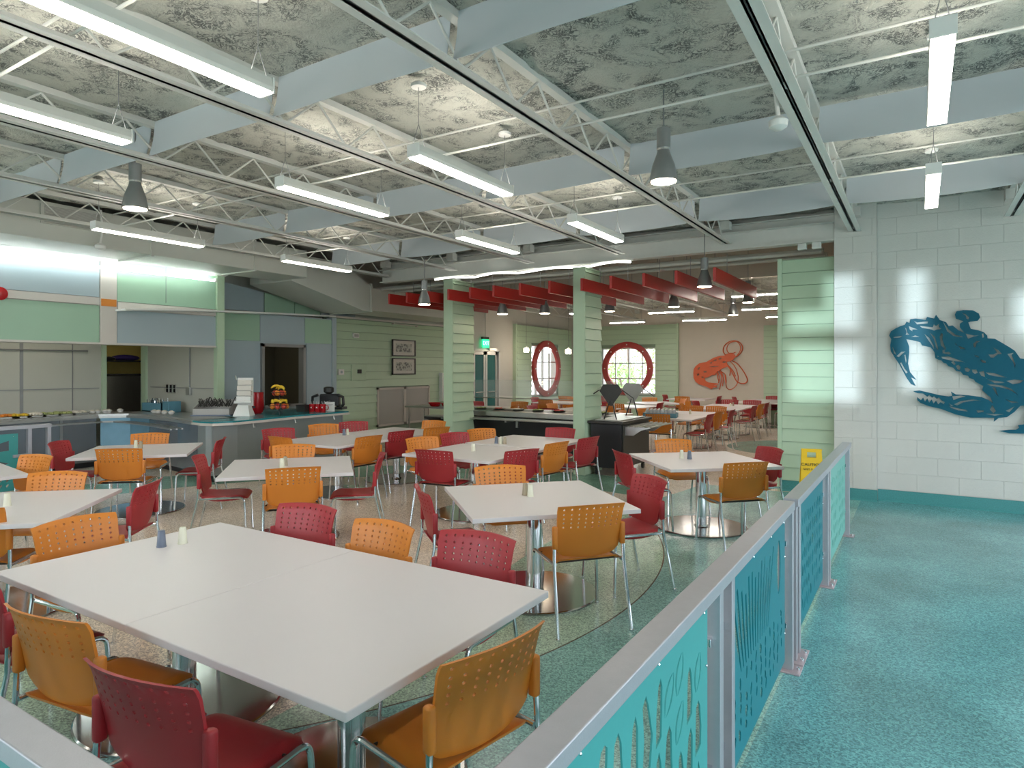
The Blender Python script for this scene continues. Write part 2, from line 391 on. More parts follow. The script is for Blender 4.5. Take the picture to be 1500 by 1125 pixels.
def siding(parent, p0, p1, z0, z1, out, th=.026, name='board', openings=()):
    """lap boards from p0 to p1 (xy), facing out; openings = list of (s0,s1,z0,z1) along the wall"""
    p0 = Vector((*p0, 0)); p1 = Vector((*p1, 0)); d = (p1 - p0); L = d.length; d.normalize(); o = Vector((*out, 0)).normalized()
    n = math.ceil((z1 - z0) / BD)
    for i in range(n):
        a = z0 + i * BD; b = min(a + BD, z1)
        segs = [(0, L)]
        for s0, s1, q0, q1 in openings:
            if b > q0 + .01 and a < q1 - .01:
                segs = [g for (u, v) in segs for g in ((u, min(v, s0)), (max(u, s1), v)) if g[1] - g[0] > .02]
        for u, v in segs:
            A, B = p0 + d * u, p0 + d * v; mb = MB()
            vs = []
            for q in (A, B):
                vs += [q + Vector((0, 0, a + .006)), q + o * th * 1.4 + Vector((0, 0, a + .006)), q + o * th * .35 + Vector((0, 0, b)), q + Vector((0, 0, b))]
            mb.add(vs, [(0,1,2,3),(7,6,5,4),(0,4,5,1),(1,5,6,2),(2,6,7,3),(3,7,4,0)])
            obj(name, mb, M['siding'], parent)

# crab wall (right), of painted block
wr = struct('wall_right', MB().box((-.48, 9.80, 0), (4.6, 10.05, DECK)), M['mortar'])
blk = mesh_of(MB().bbox((.0015, -.005, .0015), (.4435, .03, BK - .0015), .003), 'block', M['block'])
def blocks(parent, x0, x1, y, z0, z1, odd=0):
    n = int((z1 - z0) / BK + .5)
    for i in range(n):
        x = x0 - (.2225 if (i + odd) % 2 else 0)
        while x < x1 - .02:
            a, b = max(x, x0), min(x + .445, x1)
            if b - a > .43: o = obj('block', blk, None, parent); o.location = (a, y, z0 + i * BK)
            elif b - a > .03: o = obj('block', MB().bbox((a + .0015, y - .005, z0 + i * BK + .0015), (b - .0015, y + .03, z0 + (i + 1) * BK - .0015), .003), M['block'], parent)
            x += .445
blocks(wr, -.48, 4.6, 9.80, .15, 3.85)
pil = struct('trim_1', MB().box((-.98, 9.68, 0), (-.482, 10.05, DECK)), M['mortar'])
blocks(pil, -.98, -.482, 9.68, .15, 3.85, 1)
def cove_base(name, a, b, out, h=.15):
    a = Vector((*a, 0)); b = Vector((*b, 0)); o = Vector((*out, 0)); mb = MB(); vs = []
    for q in (a, b):
        vs += [q, q + o * .03, q + o * .012 + Vector((0, 0, .02)), q + o * .01 + Vector((0, 0, h)), q + Vector((0, 0, h))]
    mb.add(vs, [(0,1,2,3,4),(9,8,7,6,5)] + [(i, 5+i, 5+(i+1) % 5, (i+1) % 5) for i in range(5)])
    return struct(name, mb, M['cove_base'])
cove_base('baseboard_right', (-.47, 9.788), (4.6, 9.788), (0, -1))
cove_base('baseboard_middle', (-.98, 9.668), (-.47, 9.668), (0, -1))
cove_base('baseboard_siding', (-1.68, 9.84), (-.98, 9.84), (0, -1))
# siding stub wall beside the pilaster
ws = struct('wall_middle', MB().box((-1.70, 9.86, 0), (-.98, 10.02, 3.27)), M['siding_gap'])
siding(ws, (-1.66, 9.86), (-.985, 9.86), .15, 3.27, (0, -1))
obj('corner_board', MB().box((-1.72, 9.825, 0), (-1.662, 10.03, 3.29)), M['siding'], ws)
# two piers, siding on their right side
for i, (x0, x1, y0, y1) in enumerate(((-7.53, -7.33, 9.57, 10.25), (-4.80, -4.60, 9.51, 10.16))):
    p = struct('trim_%d' % (i + 2), MB().box((x0, y0 + .02, 0), (x1 - .02, y1, 3.36)), M['siding_gap'])
    siding(p, (x1 - .02, y0 + .02), (x1 - .02, y1), .0, 3.36, (1, 0))
    obj('corner_board', MB().box((x0 - .004, y0, 0), (x1 + .006, y0 + .03, 3.365)), M['siding'], p)
    obj('cap', MB().box((x0 - .01, y0 - .01, 3.36), (x1 + .015, y1 + .01, 3.38)), M['siding'], p)
    obj('post', MB().lathe([(.06, 3.38), (.06, 3.62)], 12, ((x0 + x1) / 2, y0 + .3, 0)), M['white_steel'], p, True)

# header girder above the opening, and second one behind
g = thing('header_girder', 'long white steel girder crossing above the red beams in front of the piers', 'girder')
obj('bottom_flange', MB().box((-9.2, 9.62, 3.45), (-.98, 9.80, 3.468)), M['white_steel'], g)
obj('web_plate', MB().box((-9.2, 9.70, 3.468), (-.98, 9.715, 3.80)), M['white_steel'], g)
obj('top_flange', MB().box((-9.2, 9.62, 3.80), (-.98, 9.80, 3.815)), M['white_steel'], g)
obj('stiffener', MB().box((-9.2, 9.60, 3.69), (-.98, 9.70, 3.70)), M['white_steel'], g)
struct('trim_4', MB().box((-11.0, 12.25, 3.38), (1.0, 12.45, 4.05)), M['cream'])
g2 = thing('conduit_run', 'bundle of grey pipes running behind the white header girder', 'pipe')
for k in range(4): obj('pipe', MB().tube([(-10.5, 10.3 + .22 * k, 3.42 + .05 * (k % 2)), (-1.2, 10.3 + .22 * k, 3.42 + .05 * (k % 2))], .03 + .012 * (k % 2), 8), M['duct'], g2, True)
struct('trim_5', MB().box((-9.2, 9.80, 3.75), (-.98, 9.9, 4.05)), M['grey_wall'])
st = thing('header_strip_light', 'wavy bright strip light lying along the header above the red beams', 'light')
pts = [(-7.75 + i * .23, 9.585 + .02 * sin(i * 1.9), 3.405 + .018 * sin(i * 1.3)) for i in range(18)]
obj('glow_strip', MB().tube(pts, .016, 6), M['emit_strip'], st, True)
obj('mounting_rail', MB().box((-7.8, 9.60, 3.425), (-3.8, 9.63, 3.45)), M['white_steel'], st)
for k in range(2):
    jb = thing('junction_box', 'small white junction box under the girder, %s of two' % ('left', 'right')[k], 'junction box', group='girder junction boxes')
    x = W((1175, 1196)[k], 358, Y=9.66).x
    obj('box', MB().bbox((x - .05, 9.60, 3.36), (x + .06, 9.68, 3.44)), M['white'], jb); obj('cover', MB().box((x - .045, 9.594, 3.37), (x + .055, 9.60, 3.43)), M['white_steel'], jb)

# left wall with siding, far part plaster
GR = (11.40, 13.35, .33, 1.26)
wl = struct('wall_left', MB().box((-11.2, 9.95, 0), (-11.02, 15.0, 2.86)), M['siding_gap'])
siding(wl, (-11.02, 9.95), (-11.02, 15.0), .0, 2.84, (1, 0), openings=[(GR[0] - 9.95, GR[1] - 9.95, GR[2], GR[3])])
obj('cap', MB().box((-11.24, 9.93, 2.86), (-10.97, 15.02, 2.90)), M['beige_trim'], wl)
struct('wall_left_far', MB().box((-11.2, 14.8, 0), (-11.0, 15.35, 4.1)).box((-11.2, 15.35, 2.3), (-11.0, 16.75, 4.1)).box((-11.2, 16.75, 0), (-11.0, 18.5, 4.1)).box((-11.2, 20.4, 0), (-11.0, 22.3, 4.1))
       .box((-11.2, 18.5, 0), (-11.0, 20.4, .8)).box((-11.2, 18.5, 2.5), (-11.0, 20.4, 4.1)), M['grey_wall'])
struct('wall_far_left', MB().box((-14.5, 14.9, 0), (-11.2, 15.0, 4.1)), M['grey_wall'])
# far siding panel on left wall with its round window
BX = -10.9
wsl = struct('wall_left_panel', MB().box((-11.0, 17.55, 0), (BX, 18.5, 3.12)).box((-11.0, 20.4, 0), (BX, 21.4, 3.12)).box((-11.0, 18.5, 0), (BX, 20.4, .8)).box((-11.0, 18.5, 2.5), (BX, 20.4, 3.12)), M['siding_gap'])
siding(wsl, (BX, 17.6), (BX, 21.4), 0, 3.12, (1, 0), openings=[(.9, 2.8, .8, 2.5)])
obj('corner_board', MB().box((-11.0, 17.52, 0), (BX + .02, 17.6, 3.14)), M['siding'], wsl)
# far wall
struct('wall_far', MB().box((-11.2, 22.0, 0), (-9.9, 22.3, 4.1)).box((-7.85, 22.0, 0), (1, 22.3, 4.1)).box((-9.9, 22.0, 0), (-7.85, 22.3, .8)).box((-9.9, 22.0, 2.45), (-7.85, 22.3, 4.1)), M['cream'])
wsf = struct('wall_far_panel', MB().box((-10.8, 21.92, 0), (-9.9, 22.0, 3.25)).box((-7.85, 21.92, 0), (-7.05, 22.0, 3.25)).box((-9.9, 21.92, 0), (-7.85, 22, .8)).box((-9.9, 21.92, 2.45), (-7.85, 22, 3.25)), M['siding_gap'])
siding(wsf, (-10.8, 21.92), (-7.08, 21.92), 0, 3.25, (0, -1), openings=[(.9, 2.95, .8, 2.45)])
obj('corner_board', MB().box((-7.10, 21.89, 0), (-7.04, 22.0, 3.27)), M['siding'], wsf)
wsf2 = struct('wall_far_panel_right', MB().box((-4.25, 21.92, 0), (-2.2, 22.0, 3.1)), M['siding_gap'])
siding(wsf2, (-4.25, 21.92), (-2.2, 21.92), 0, 3.1, (0, -1))
struct('wall_far_right', MB().box((-1.0, 10.05, 0), (-.85, 22, 4.1)), M['cream'])
# walls behind and beside the camera, with big window openings that let the daylight in
def wall_open(name, axis, pos, a0, a1, opens, m, th=.15):
    mb = MB(); cuts = sorted(opens); cur = a0
    def put(u0, u1, z0, z1):
        if u1 - u0 < .01 or z1 - z0 < .01: return
        if axis == 'y': mb.box((u0, pos - th, z0), (u1, pos, z1))
        else: mb.box((pos, u0, z0), (pos + th, u1, z1))
    for u0, u1, z0, z1 in cuts:
        put(cur, u0, 0, 4.05); put(u0, u1, 0, z0); put(u0, u1, z1, 4.05); cur = u1
    put(cur, a1, 0, 4.05)
    return struct(name, mb, m)
nearw = [(-9.5, -7.5, .6, 3.2), (-7, -5, .6, 3.2), (-4.6, -2.6, .6, 3.2), (.52, .912, .975, 1.63), (.965, 1.16, 1.03, 1.63), (1.345, 1.65, 1.25, 1.52), (2.4, 4.2, .5, 3.0)]  # the three small openings are added, sized to shape the glare patches
wall_open('wall_near', 'y', -3.2, -16.5, 4.6, nearw, M['block'])
rightw = [(-2.9, -1.2, .3, 3.3), (-.9, .9, .3, 3.3), (1.2, 3.0, .3, 3.3), (3.3, 5.1, .3, 3.3), (5.4, 7.2, .3, 3.3), (7.5, 9.2, .3, 3.3)]
wall_open('wall_east', 'x', 4.6, -3.2, 10.05, rightw, M['block'])
struct('wall_west', MB().box((-16.6, -3.2, 0), (-16.4, 15, 4.05)), M['block'])
k = 1
for (u0, u1, z0, z1) in nearw:  # frames the small added glare openings along with the big windows
    f = struct('window_%d' % k, MB().box((u0, -3.3, z0), (u1, -3.22, z0 + .05)).box((u0, -3.3, z1 - .05), (u1, -3.22, z1)).box((u0, -3.3, z0), (u0 + .05, -3.22, z1)).box((u1 - .05, -3.3, z0), (u1, -3.22, z1)), M['alu'])
    obj('mullion', MB().box(((u0+u1)/2 - .02, -3.29, z0), ((u0+u1)/2 + .02, -3.23, z1)), M['alu'], f) if k not in (4, 5, 6) else obj('mullion', MB().box((u0, -3.25, 1.27), (u1, -3.23, 1.345)).box((u0, -3.25, 1.43), (.72, -3.23, z1)), M['alu'], f) if k == 4 else None  # bars across the small opening are added to block part of the glare
    k += 1
for (u0, u1, z0, z1) in rightw:
    f = struct('window_%d' % k, MB().box((4.64, u0, z0), (4.72, u1, z0 + .05)).box((4.64, u0, z1 - .05), (4.72, u1, z1)).box((4.64, u0, z0), (4.72, u0 + .05, z1)).box((4.64, u1 - .05, z0), (4.72, u1, z1)), M['alu'])
    obj('mullion', MB().box((4.65, (u0+u1)/2 - .02, z0), (4.71, (u0+u1)/2 + .02, z1)), M['alu'], f); k += 1

# round porthole windows of the far room
def ring_window(idx, origin, ux, out, w0, w1, z0, z1, cz, rad, label):
    """origin = centre foot on wall face; ux = along the wall; out = into the room"""
    ux = Vector(ux); out = Vector(out); o = Vector(origin)
    def bx(mb, a, b, c, d, e, f_):   # a..b along, c..d out, e..f z
        vs = [o + ux * u + out * t + Vector((0, 0, z)) for z in (e, f_) for (u, t) in ((a, c), (b, c), (b, d), (a, d))]
        return mb.add(vs, [(0,3,2,1),(4,5,6,7),(0,1,5,4),(1,2,6,5),(2,3,7,6),(3,0,4,7)])
    f = bx(MB(), w0, w1, -.16, -.06, z0, z0 + .04); bx(f, w0, w1, -.16, -.06, z1 - .04, z1); bx(f, w0, w0 + .04, -.16, -.06, z0, z1); bx(f, w1 - .04, w1, -.16, -.06, z0, z1)
    win = struct('window_%d' % idx, f, M['alu'])
    nx, nz = 4, 3
    for i in range(1, nx): obj('mullion', bx(MB(), w0 + (w1-w0)*i/nx - .02, w0 + (w1-w0)*i/nx + .02, -.15, -.07, z0, z1), M['alu'], win)
    for i in range(1, nz): obj('mullion', bx(MB(), w0, w1, -.15, -.07, z0 + (z1-z0)*i/nz - .02, z0 + (z1-z0)*i/nz + .02), M['alu'], win)
    for i in range(nx):
        for j in range(nz):
            obj('pane', bx(MB(), w0 + (w1-w0)*i/nx + .02, w0 + (w1-w0)*(i+1)/nx - .02, -.115, -.11, z0 + (z1-z0)*j/nz + .02, z0 + (z1-z0)*(j+1)/nz - .02), M['pane'], win)
    ring = thing('porthole_ring', label, 'window ring')
    n = 64; vs = []; fs = []
    for i in range(n):
        a = 2 * pi * i / n
        for (r_, t_) in ((rad, .02), (rad, .10), (rad - .03, .12), (rad * .80, .12), (rad * .78, .10), (rad * .78, .02)):
            vs.append(o + ux * r_ * cos(a) + out * t_ + Vector((0, 0, cz + r_ * sin(a))))
    for i in range(n):
        fs += [(i*6+q, i*6+(q+1) % 6, ((i+1) % n)*6+(q+1) % 6, ((i+1) % n)*6+q) for q in range(6)]
    obj('rim', MB().add(vs, fs), M['red_ring'], ring, True, 40)
    for i in range(8):
        a = 2 * pi * i / 8 + pi / 2 ; c = o + ux * rad * .89 * cos(a) + out * .125 + Vector((0, 0, cz + rad * .89 * sin(a)))
        obj('bolt', MB().ball(c, .025, 8), M['white'], ring, True)
ring_window(20, (-8.88, 21.92, 0), (1, 0, 0), (0, -1, 0), -1.02, 1.03, .80, 2.45, 1.71, .96, 'big red porthole ring around the window of the far end wall')
ring_window(21, (BX, 19.45, 0), (0, 1, 0), (1, 0, 0), -.95, .95, .80, 2.5, 1.71, .96, 'red porthole ring seen obliquely around the far left side window')

# double door with exit sign on left wall
dr = struct('door_1', MB().box((-11.12, 15.35, 0), (-10.98, 15.41, 2.3)).box((-11.12, 16.69, 0), (-10.98, 16.75, 2.3)).box((-11.12, 15.35, 2.24), (-10.98, 16.75, 2.3)).box((-11.12, 15.41, 0), (-11.10, 16.69, 2.24)), M['alu'])
for a, b in ((15.42, 16.04), (16.06, 16.68)):
    lf = obj('door_leaf', MB().box((-11.09, a, .02), (-11.04, a + .09, 2.23)).box((-11.09, b - .09, .02), (-11.04, b, 2.23)).box((-11.09, a, 2.13), (-11.04, b, 2.23)).box((-11.09, a, .02), (-11.04, b, .25)), M['alu'], dr)
    obj('pane', MB().box((-11.07, a + .09, .25), (-11.06, b - .09, 2.13)), M['pane_dark'], lf)
    obj('push_bar', MB().tube([(-11.0, a + .08, 1.02), (-11.0, b - .08, 1.02)], .015, 6), M['steel'], lf)
obj('door_closer', MB().bbox((-11.0, 16.1, 2.26), (-10.92, 16.5, 2.34)), M['alu'], dr)
es = thing('exit_sign', 'green lit exit sign hanging above the glass double door', 'sign')
e0 = W(712, 503, X=-10.9)
obj('housing', MB().bbox((e0.x - .03, e0.y - .17, e0.z - .13), (e0.x + .0, e0.y + .17, e0.z + .12), .006), M['exit_green'], es)
obj('battery_box', MB().bbox((e0.x - .05, e0.y - .19, e0.z + .12), (e0.x + .03, e0.y + .12, e0.z + .19)), M['dark'], es)
obj('stem', MB().tube([(e0.x, e0.y - .03, e0.z + .19), (e0.x, e0.y - .03, 4.0)], .012, 8), M['duct'], es, True)
text_mesh('lettering', 'EXIT', .16, M['exit_text'], frame_m(Vector((e0.x + .004, e0.y, e0.z)), (0, 1, 0), (0, 0, 1)), es)

# ------------------------------------------------------------------ roof joists, bridging, baffles
angle_mb = lambda x, s, y0, y1, z: MB().box((x + s * .006, y0, z), (x + s * .074, y1, z + .008)).box((x + s * .006, y0, z), (x + s * .017, y1, z + .05))
JX = [-.73 - 1.647 * k for k in range(-2, 6)]
ords = ['rightmost', 'second from the right', 'third from the right', 'fourth from the right', 'fifth from the right', 'sixth from the right', 'seventh from the right', 'leftmost']
webm = {}
def joist(x, y0, y1, label, z=3.54, zt=3.84, grp='roof joists over the dining area', pitch=.62):
    j = thing('roof_joist', label, 'joist', (x, 0, 0), 0, grp)
    for s in (-1, 1): obj('bottom_chord', angle_mb(0, s, y0, y1, z), M['white_steel'], j)
    obj('top_chord', MB().box((-.034, y0, zt), (.034, y1, zt + .05)), M['white_steel'], j)
    y = y0 + .1; n = 0
    while y + pitch < y1:
        for (a, b) in (((0, y, z + .03), (0, y + pitch / 2, zt)), ((0, y + pitch / 2, zt), (0, y + pitch, z + .03))):
            key = (a[2] < b[2], z, pitch)
            if key not in webm: webm[key] = mesh_of(MB().tube([(0, 0, a[2]), (0, pitch / 2, b[2])], .0095, 6), 'web_rod', M['white_steel'], True)
            o = obj('web_rod', webm[key], None, j); o.location = (0, a[1], 0)
        y += pitch; n += 1
        if n % 4 == 0: obj('spacer_plate', MB().box((-.012, y - .05, z + .004), (.012, y + .05, z + .012)), M['white_steel'], j)
    obj('bearing_seat', MB().box((-.07, y1 - .15, zt - .12), (.07, y1, zt)), M['white_steel'], j)
for x, o_ in zip(JX, ords):
    joist(x, -3.1, 9.62 if x < -1 else 9.66, 'white open-web steel joist under the foam ceiling, %s' % o_)
for i, y in enumerate((-1.0, 1.75, 4.47, 7.1)):
    b = thing('bridging', 'thin white bridging rods across the joists, %s from the crab wall' % ('fourth', 'third', 'second', 'first')[i], 'bridging', group='joist bridging')
    obj('rod', MB().tube([(-9.2, y, 3.60), (4.5, y, 3.60)], .010, 6), M['white_steel'], b)
    obj('rod', MB().tube([(-9.2, y + .05, 3.80), (4.5, y + .05, 3.80)], .010, 6), M['white_steel'], b)
for i, y in enumerate((.35, 3.12, 5.85, 8.15)):
    t = thing('ceiling_baffle', 'row of white curved sheet baffles between joists, %s from the crab wall' % ('fourth', 'third', 'second', 'nearest')[i], 'baffle', group='ceiling baffles')
    for j in range(len(JX) - 1):
        xa, xb = JX[j + 1] + .03, JX[j] - .03
        if i > 1 and j == 0: pass
        ns, nz = 14, 8; vs = []
        for q in range(ns + 1):
            u = q / ns; x = xa + (xb - xa) * u
            sag = .055 * sin(pi * min(1, u * 1.0)) ** .8 if 0 < u < 1 else 0
            for r_ in range(nz + 1):
                v = r_ / nz; zz = 3.575 - sag + (3.885 - 3.575 + sag) * v
                bow = -.10 * sin(pi * u) * (1 - v) ** 1.3 - .05 * (1 - v) ** 2
                vs.append((x, y + bow, zz))
        fs = [(a*(nz+1)+c, (a+1)*(nz+1)+c, (a+1)*(nz+1)+c+1, a*(nz+1)+c+1) for a in range(ns) for c in range(nz)]
        N = len(vs); vs2 = [(x_, y_ + .006, z_) for x_, y_, z_ in vs]
        rim = []
        for a in range(ns): rim.append((a*(nz+1), (a+1)*(nz+1), N+(a+1)*(nz+1), N+a*(nz+1)))
        obj('sheet', MB().add(vs + vs2, fs + [tuple(N + k_ for k_ in f) for f in fs] + rim), M['baffle'], t, True, 60)
# far room joists
for k_ in range(6):
    joist(-1.9 - 1.647 * k_, 12.5, 21.9, 'white steel joist of the far dining room, %s from the right' % ('first', 'second', 'third', 'fourth', 'fifth', 'sixth')[k_], 3.45, 3.78, 'far room roof joists', 1.3)

# ------------------------------------------------------------------ suspended tube fixtures
def tube_fixture(x, y0, L, label, m='emit', z=3.29, ax='y', group='suspended linear lamps'):
    t = thing('linear_lamp', label, 'lamp', (x, y0, z), 0 if ax == 'y' else -pi / 2, group)
    prof = [(-.048, 0), (.048, 0), (.055, .03), (.04, .085), (-.04, .085), (-.055, .03)]
    vs = [(a, y, b) for y in (0, L) for a, b in prof]; n = 6
    obj('housing', MB().add(vs, [(i, (i+1) % n, n+(i+1) % n, n+i) for i in range(n)] + [tuple(range(n))]), M['white_steel'], t)
    obj('diffuser', MB().box((-.050, .012, -.010), (.050, L - .012, .004)), M[m], t)
    if m == 'emit': obj('added_glow_strip', MB().box((-.034, .03, .0852), (.034, L - .03, .0858)), M['emit_up'], t)  # unseen glowing strip added to lighten the ceiling above
    for y in (-.006, L - .002): obj('end_cap', MB().bbox((-.056, y, -.004), (.056, y + .012, .088), .003), M['white'], t)
    if m != 'emit' and z > 3:
        for y in (.1, L - .1): obj('cable', MB().tube([(0, y, .085), (0, y, 3.86 - z)], .003, 5), M['grey_lamp'], t)
    if m == 'emit':
        for y in (.06, L - .06):
            obj('cable', MB().tube([(-.035, y - .03, .085), (0, y, .25), (0, y, DECK - .07 - z)], .0025, 5).tube([(.035, y + .03, .085), (0, y, .25)], .0025, 5), M['grey_lamp'], t)
            obj('canopy', MB().lathe([(.055, 0), (.06, .02), (.03, .04)], 14, (0, y, DECK - .09 - z)), M['white'], t, True)
    return t
rows = [(.09, 'right-hand row over the blue walkway'), (-3.13, 'middle row over the nearest tables'), (-4.62, 'row above the long tables'), (-7.78, 'left row near the serving counter')]
segs = [(-1.45, 'behind the camera'), (1.08, 'nearest'), (3.62, 'second'), (6.16, 'farthest')]
for x, rn in rows:
    for y, sn in segs:
        tube_fixture(x, y, 1.29, 'white linear lamp, %s in the %s' % (sn, rn))
far_l = [((950, 459), (1017, 456)), ((1087, 454), (1146, 451)), ((894, 473.5), (947, 472)), ((1000, 470), (1019, 469)), ((1022, 469.5), (1061, 467)), ((1122, 465), (1150, 464)), ((1072, 435), (1086, 434)), ((1108, 432), (1127, 431.5)), ((835, 460), (846, 459))]
for i, (a, b) in enumerate(far_l):
    A, B = W(*a, z=3.15), W(*b, z=3.15)
    tube_fixture(A.x, A.y, max(.5, min(2.4, B.x - A.x)), 'thin lit tube lamp in the far room at %s' % ('centre left', 'right by the green wall', 'far left above the round window', 'short piece left of lobster', 'above the lobster', 'right above the lobster panel', 'high left of the last red beam', 'high right of the last red beam', 'beside the second pier')[i], 'emit_far', A.z, 'x', 'far room tube lamps')
# bell pendants
def bell(px, py, z, label, k=1.0):
    p = W(px, py, z=z)
    t = thing('bell_pendant', label, 'pendant lamp', p, 0, 'grey bell pendants')
    s = k
    obj('shade', MB().lathe([(.098*s, 0), (.105*s, .0), (.103*s, .03*s), (.085*s, .12*s), (.055*s, .20*s), (.045*s, .235*s), (.040*s, .235*s), (.05*s, .2*s), (.08*s, .12*s), (.098*s, .03*s)], 28), M['grey_lamp'], t, True, 50)
    obj('lens', MB().lathe([(.094*s, -.004), (.094*s, .012)], 24), M['emit_warm'], t)
    obj('collar', MB().lathe([(.048*s, .235*s), (.048*s, .25*s)], 20), M['chrome'], t, True)
    obj('ballast_can', MB().lathe([(.052*s, .25*s), (.052*s, .40*s), (.01, .402*s)], 20), M['dark' if 0 else 'grey_lamp'], t, True)
    if z > 3: obj('stem', MB().tube([(0, 0, .4*s), (0, 0, 3.86 - z)], .006, 6), M['grey_lamp'], t)
    else: obj('stem', MB().tube([(0, 0, .4*s), (0, 0, (4.06 if 9.85 < p.y < 12.4 else 3.47 if 9.6 < p.y < 9.86 else 3.92) - z)], .006, 6), M['grey_lamp'], t)
bell(972, 266, 3.16, 'grey bell pendant at upper right of centre, largest of them')
bell(198, 306, 3.16, 'grey bell pendant at upper left below the baffle')
bell(1032, 420, 2.93, 'grey bell pendant in front of the rightmost red beams', 1.05)
for (x, y, z, l) in ((621.5, 446, 2.80, 'bell pendant among the left red beams by the first pier'), (736, 460, 2.78, 'bell pendant under the red beams right of the exit sign'), (798, 459, 2.80, 'bell pendant halfway between the two piers'),
        (893, 456, 2.86, 'bell pendant just right of the second pier'), (987, 449.5, 2.86, 'bell pendant under the red beams above the round window'), (1096, 443, 2.95, 'bell pendant under the end of the rightmost red beam'), (1074, 461.5, 2.85, 'bell pendant above the lobster sculpture')):
    bell(x, y, z, 'grey ' + l, 1.0)
for i, (x, y) in enumerate(((771, 512), (803, 513), (832.5, 514))):
    p = W(x, y, Y=(17.2, 16.6, 16.0)[i])
    t = thing('cube_pendant', 'small white glowing pendant before the far left window, %s of three' % ('left', 'middle', 'right')[i], 'pendant lamp', p, 0, 'small white pendants')
    obj('shade', MB().bbox((-.06, -.06, -.08), (.06, .06, .04), .01), M['emit_warm'], t)
    obj('socket', MB().lathe([(.04, .04), (.02, .1)], 12), M['white'], t); obj('cord', MB().tube([(0, 0, .1), (0, 0, 3.85 - p.z)], .004, 5), M['grey_lamp'], t)
# ceiling gadgets
for i, (x, y, z) in enumerate(((1140, 182, 3.42), (147, 362, 3.34))):
    p = W(x, y, z=z); t = thing('ceiling_sensor', ('white dome camera hanging beside the rightmost large joist', 'white disc sensor hanging above the serving fascia')[i], 'sensor', p)
    obj('body', MB().lathe([(.03, -.04), (.06, -.02), (.065, .02), (.03, .05)], 18), M['white'], t, True)
    obj('arm', MB().tube([(0, 0, .05), (-.02, .03, .2), (-.05, .03, DECK - .06 - z)], .014, 8), M['white'], t, True)

# ------------------------------------------------------------------ red beams
bx_ = [-2.44, -2.99, -3.48, -4.01, -4.50, -5.08, -5.64, -6.17, -6.66, -7.14, -7.66, -8.12, -8.56]
on = ['rightmost', '2nd from right', '3rd from right', '4th from right', '5th from right, beside the second pier', '6th from right', '7th from right', '8th from right', '9th from right', '10th from right, beside the first pier', '11th from right', '12th from right', 'leftmost']
for x, o_ in zip(bx_, on):
    t = thing('red_beam', 'deep red hanging beam, %s' % o_, 'beam', (x, 9.2, 0), 0, 'red hanging beams')
    obj('plank', MB().bbox((-.022, 0, 2.955), (.022, 2.68, 3.15), .004), M['red_beam'], t)
    for y in (.7, 2.1): obj('hanger_rod', MB().tube([(0, y, 3.15), (0, y, 3.45 if y < 1 else 4.0)], .005, 5), M['grey_lamp'], t)

# ------------------------------------------------------------------ ducts upper left
d = thing('main_duct', 'large pale rectangular duct running above the serving fascia', 'duct')
obj('duct_body', MB().bbox((-10.2, -2.5, 3.36), (-9.32, 7.9, 3.84), .01), M['duct'], d)
for y in (1.5, 3.2, 5.1, 6.8): obj('flange', MB().box((-10.22, y, 3.34), (-9.30, y + .03, 3.86)), M['duct'], d)
gl = obj('grille', MB().box((-9.315, 3.72, 3.56), (-9.295, 4.52, 3.80)), M['duct'], d)
for k_ in range(14): obj('slat', MB().box((-9.297, 3.76, 3.575 + k_ * .0155), (-9.288, 4.48, 3.582 + k_ * .0155)), M['grille'], gl)
for k_ in range(2):
    a = W((430, 520)[k_], 395, X=-10.0)
e = thing('duct_elbow', 'pale sloping duct elbow dropping toward the green siding wall', 'duct')
X0, X1 = -10.95, -9.75
P_ = [(7.9, 3.34), (7.9, 3.84), (9.1, 3.84), (9.92, 3.46), (9.92, 2.93), (9.7, 2.93)]
# side profile in (y,z): sloping underside
mb = MB(); n = len(P_)
mb.add([(X0, y, z) for y, z in P_] + [(X1, y, z) for y, z in P_], [tuple(range(n)), tuple(range(n, 2*n))[::-1]] + [(i, n+i, n+(i+1) % n, (i+1) % n) for i in range(n)])
obj('duct_body', mb, M['duct'], e)
obj('flange', MB().box((X0 - .03, 9.92, 2.91), (X1 + .03, 9.96, 3.50)), M['duct'], e)
obj('duct_extension', MB().box((X0 + .1, 9.96, 2.95), (X1 - .05, 13.5, 3.42)), M['duct'], e)
struct('wall_upper_left', MB().box((-11.6, -3, 2.9), (-11.45, 15, 4.05)), M['duct'])

# ------------------------------------------------------------------ serving area
FX = -10.6
def zt(y):   # curved top of the fascia
    pts = [(-3.2, 3.30), (3.75, 3.386), (5.06, 3.475), (6.13, 3.52), (7.1, 3.45), (7.7, 3.37), (8.6, 3.26), (10, 3.0)]
    for (a, b), (c, d_) in zip(pts, pts[1:]):
        if a <= y <= c: return b + (d_ - b) * (y - a) / (c - a)
    return 3.2
def fpanel(parent, name, y0, y1, z0, z1, m, x=FX, th=.03):
    n = 10; vs = []
    for i in range(n + 1):
        y = y0 + (y1 - y0) * i / n
        za = z0; zb = zt(y) - .02 if z1 is None else z1
        vs += [(x, y, za), (x, y, zb), (x - th, y, zb), (x - th, y, za)]
    fs = [(i*4+q, i*4+(q+1) % 4, (i+1)*4+(q+1) % 4, (i+1)*4+q) for i in range(n) for q in range(4)] + [(0, 1, 2, 3), tuple(n*4+q for q in (3, 2, 1, 0))]
    return obj(name, MB().add(vs, fs), m, parent)
fa = thing('serving_fascia', 'long curved-top fascia of green and blue panels over the serving line', 'fascia')
Y1, Y2, Y3 = 5.03, 5.27, 6.95
fpanel(fa, 'blue_panel', -3, Y1 - .01, 2.82, None, M['panel_blue']); fpanel(fa, 'green_panel', -3, Y1 - .01, 2.13, 2.69, M['panel_green'])
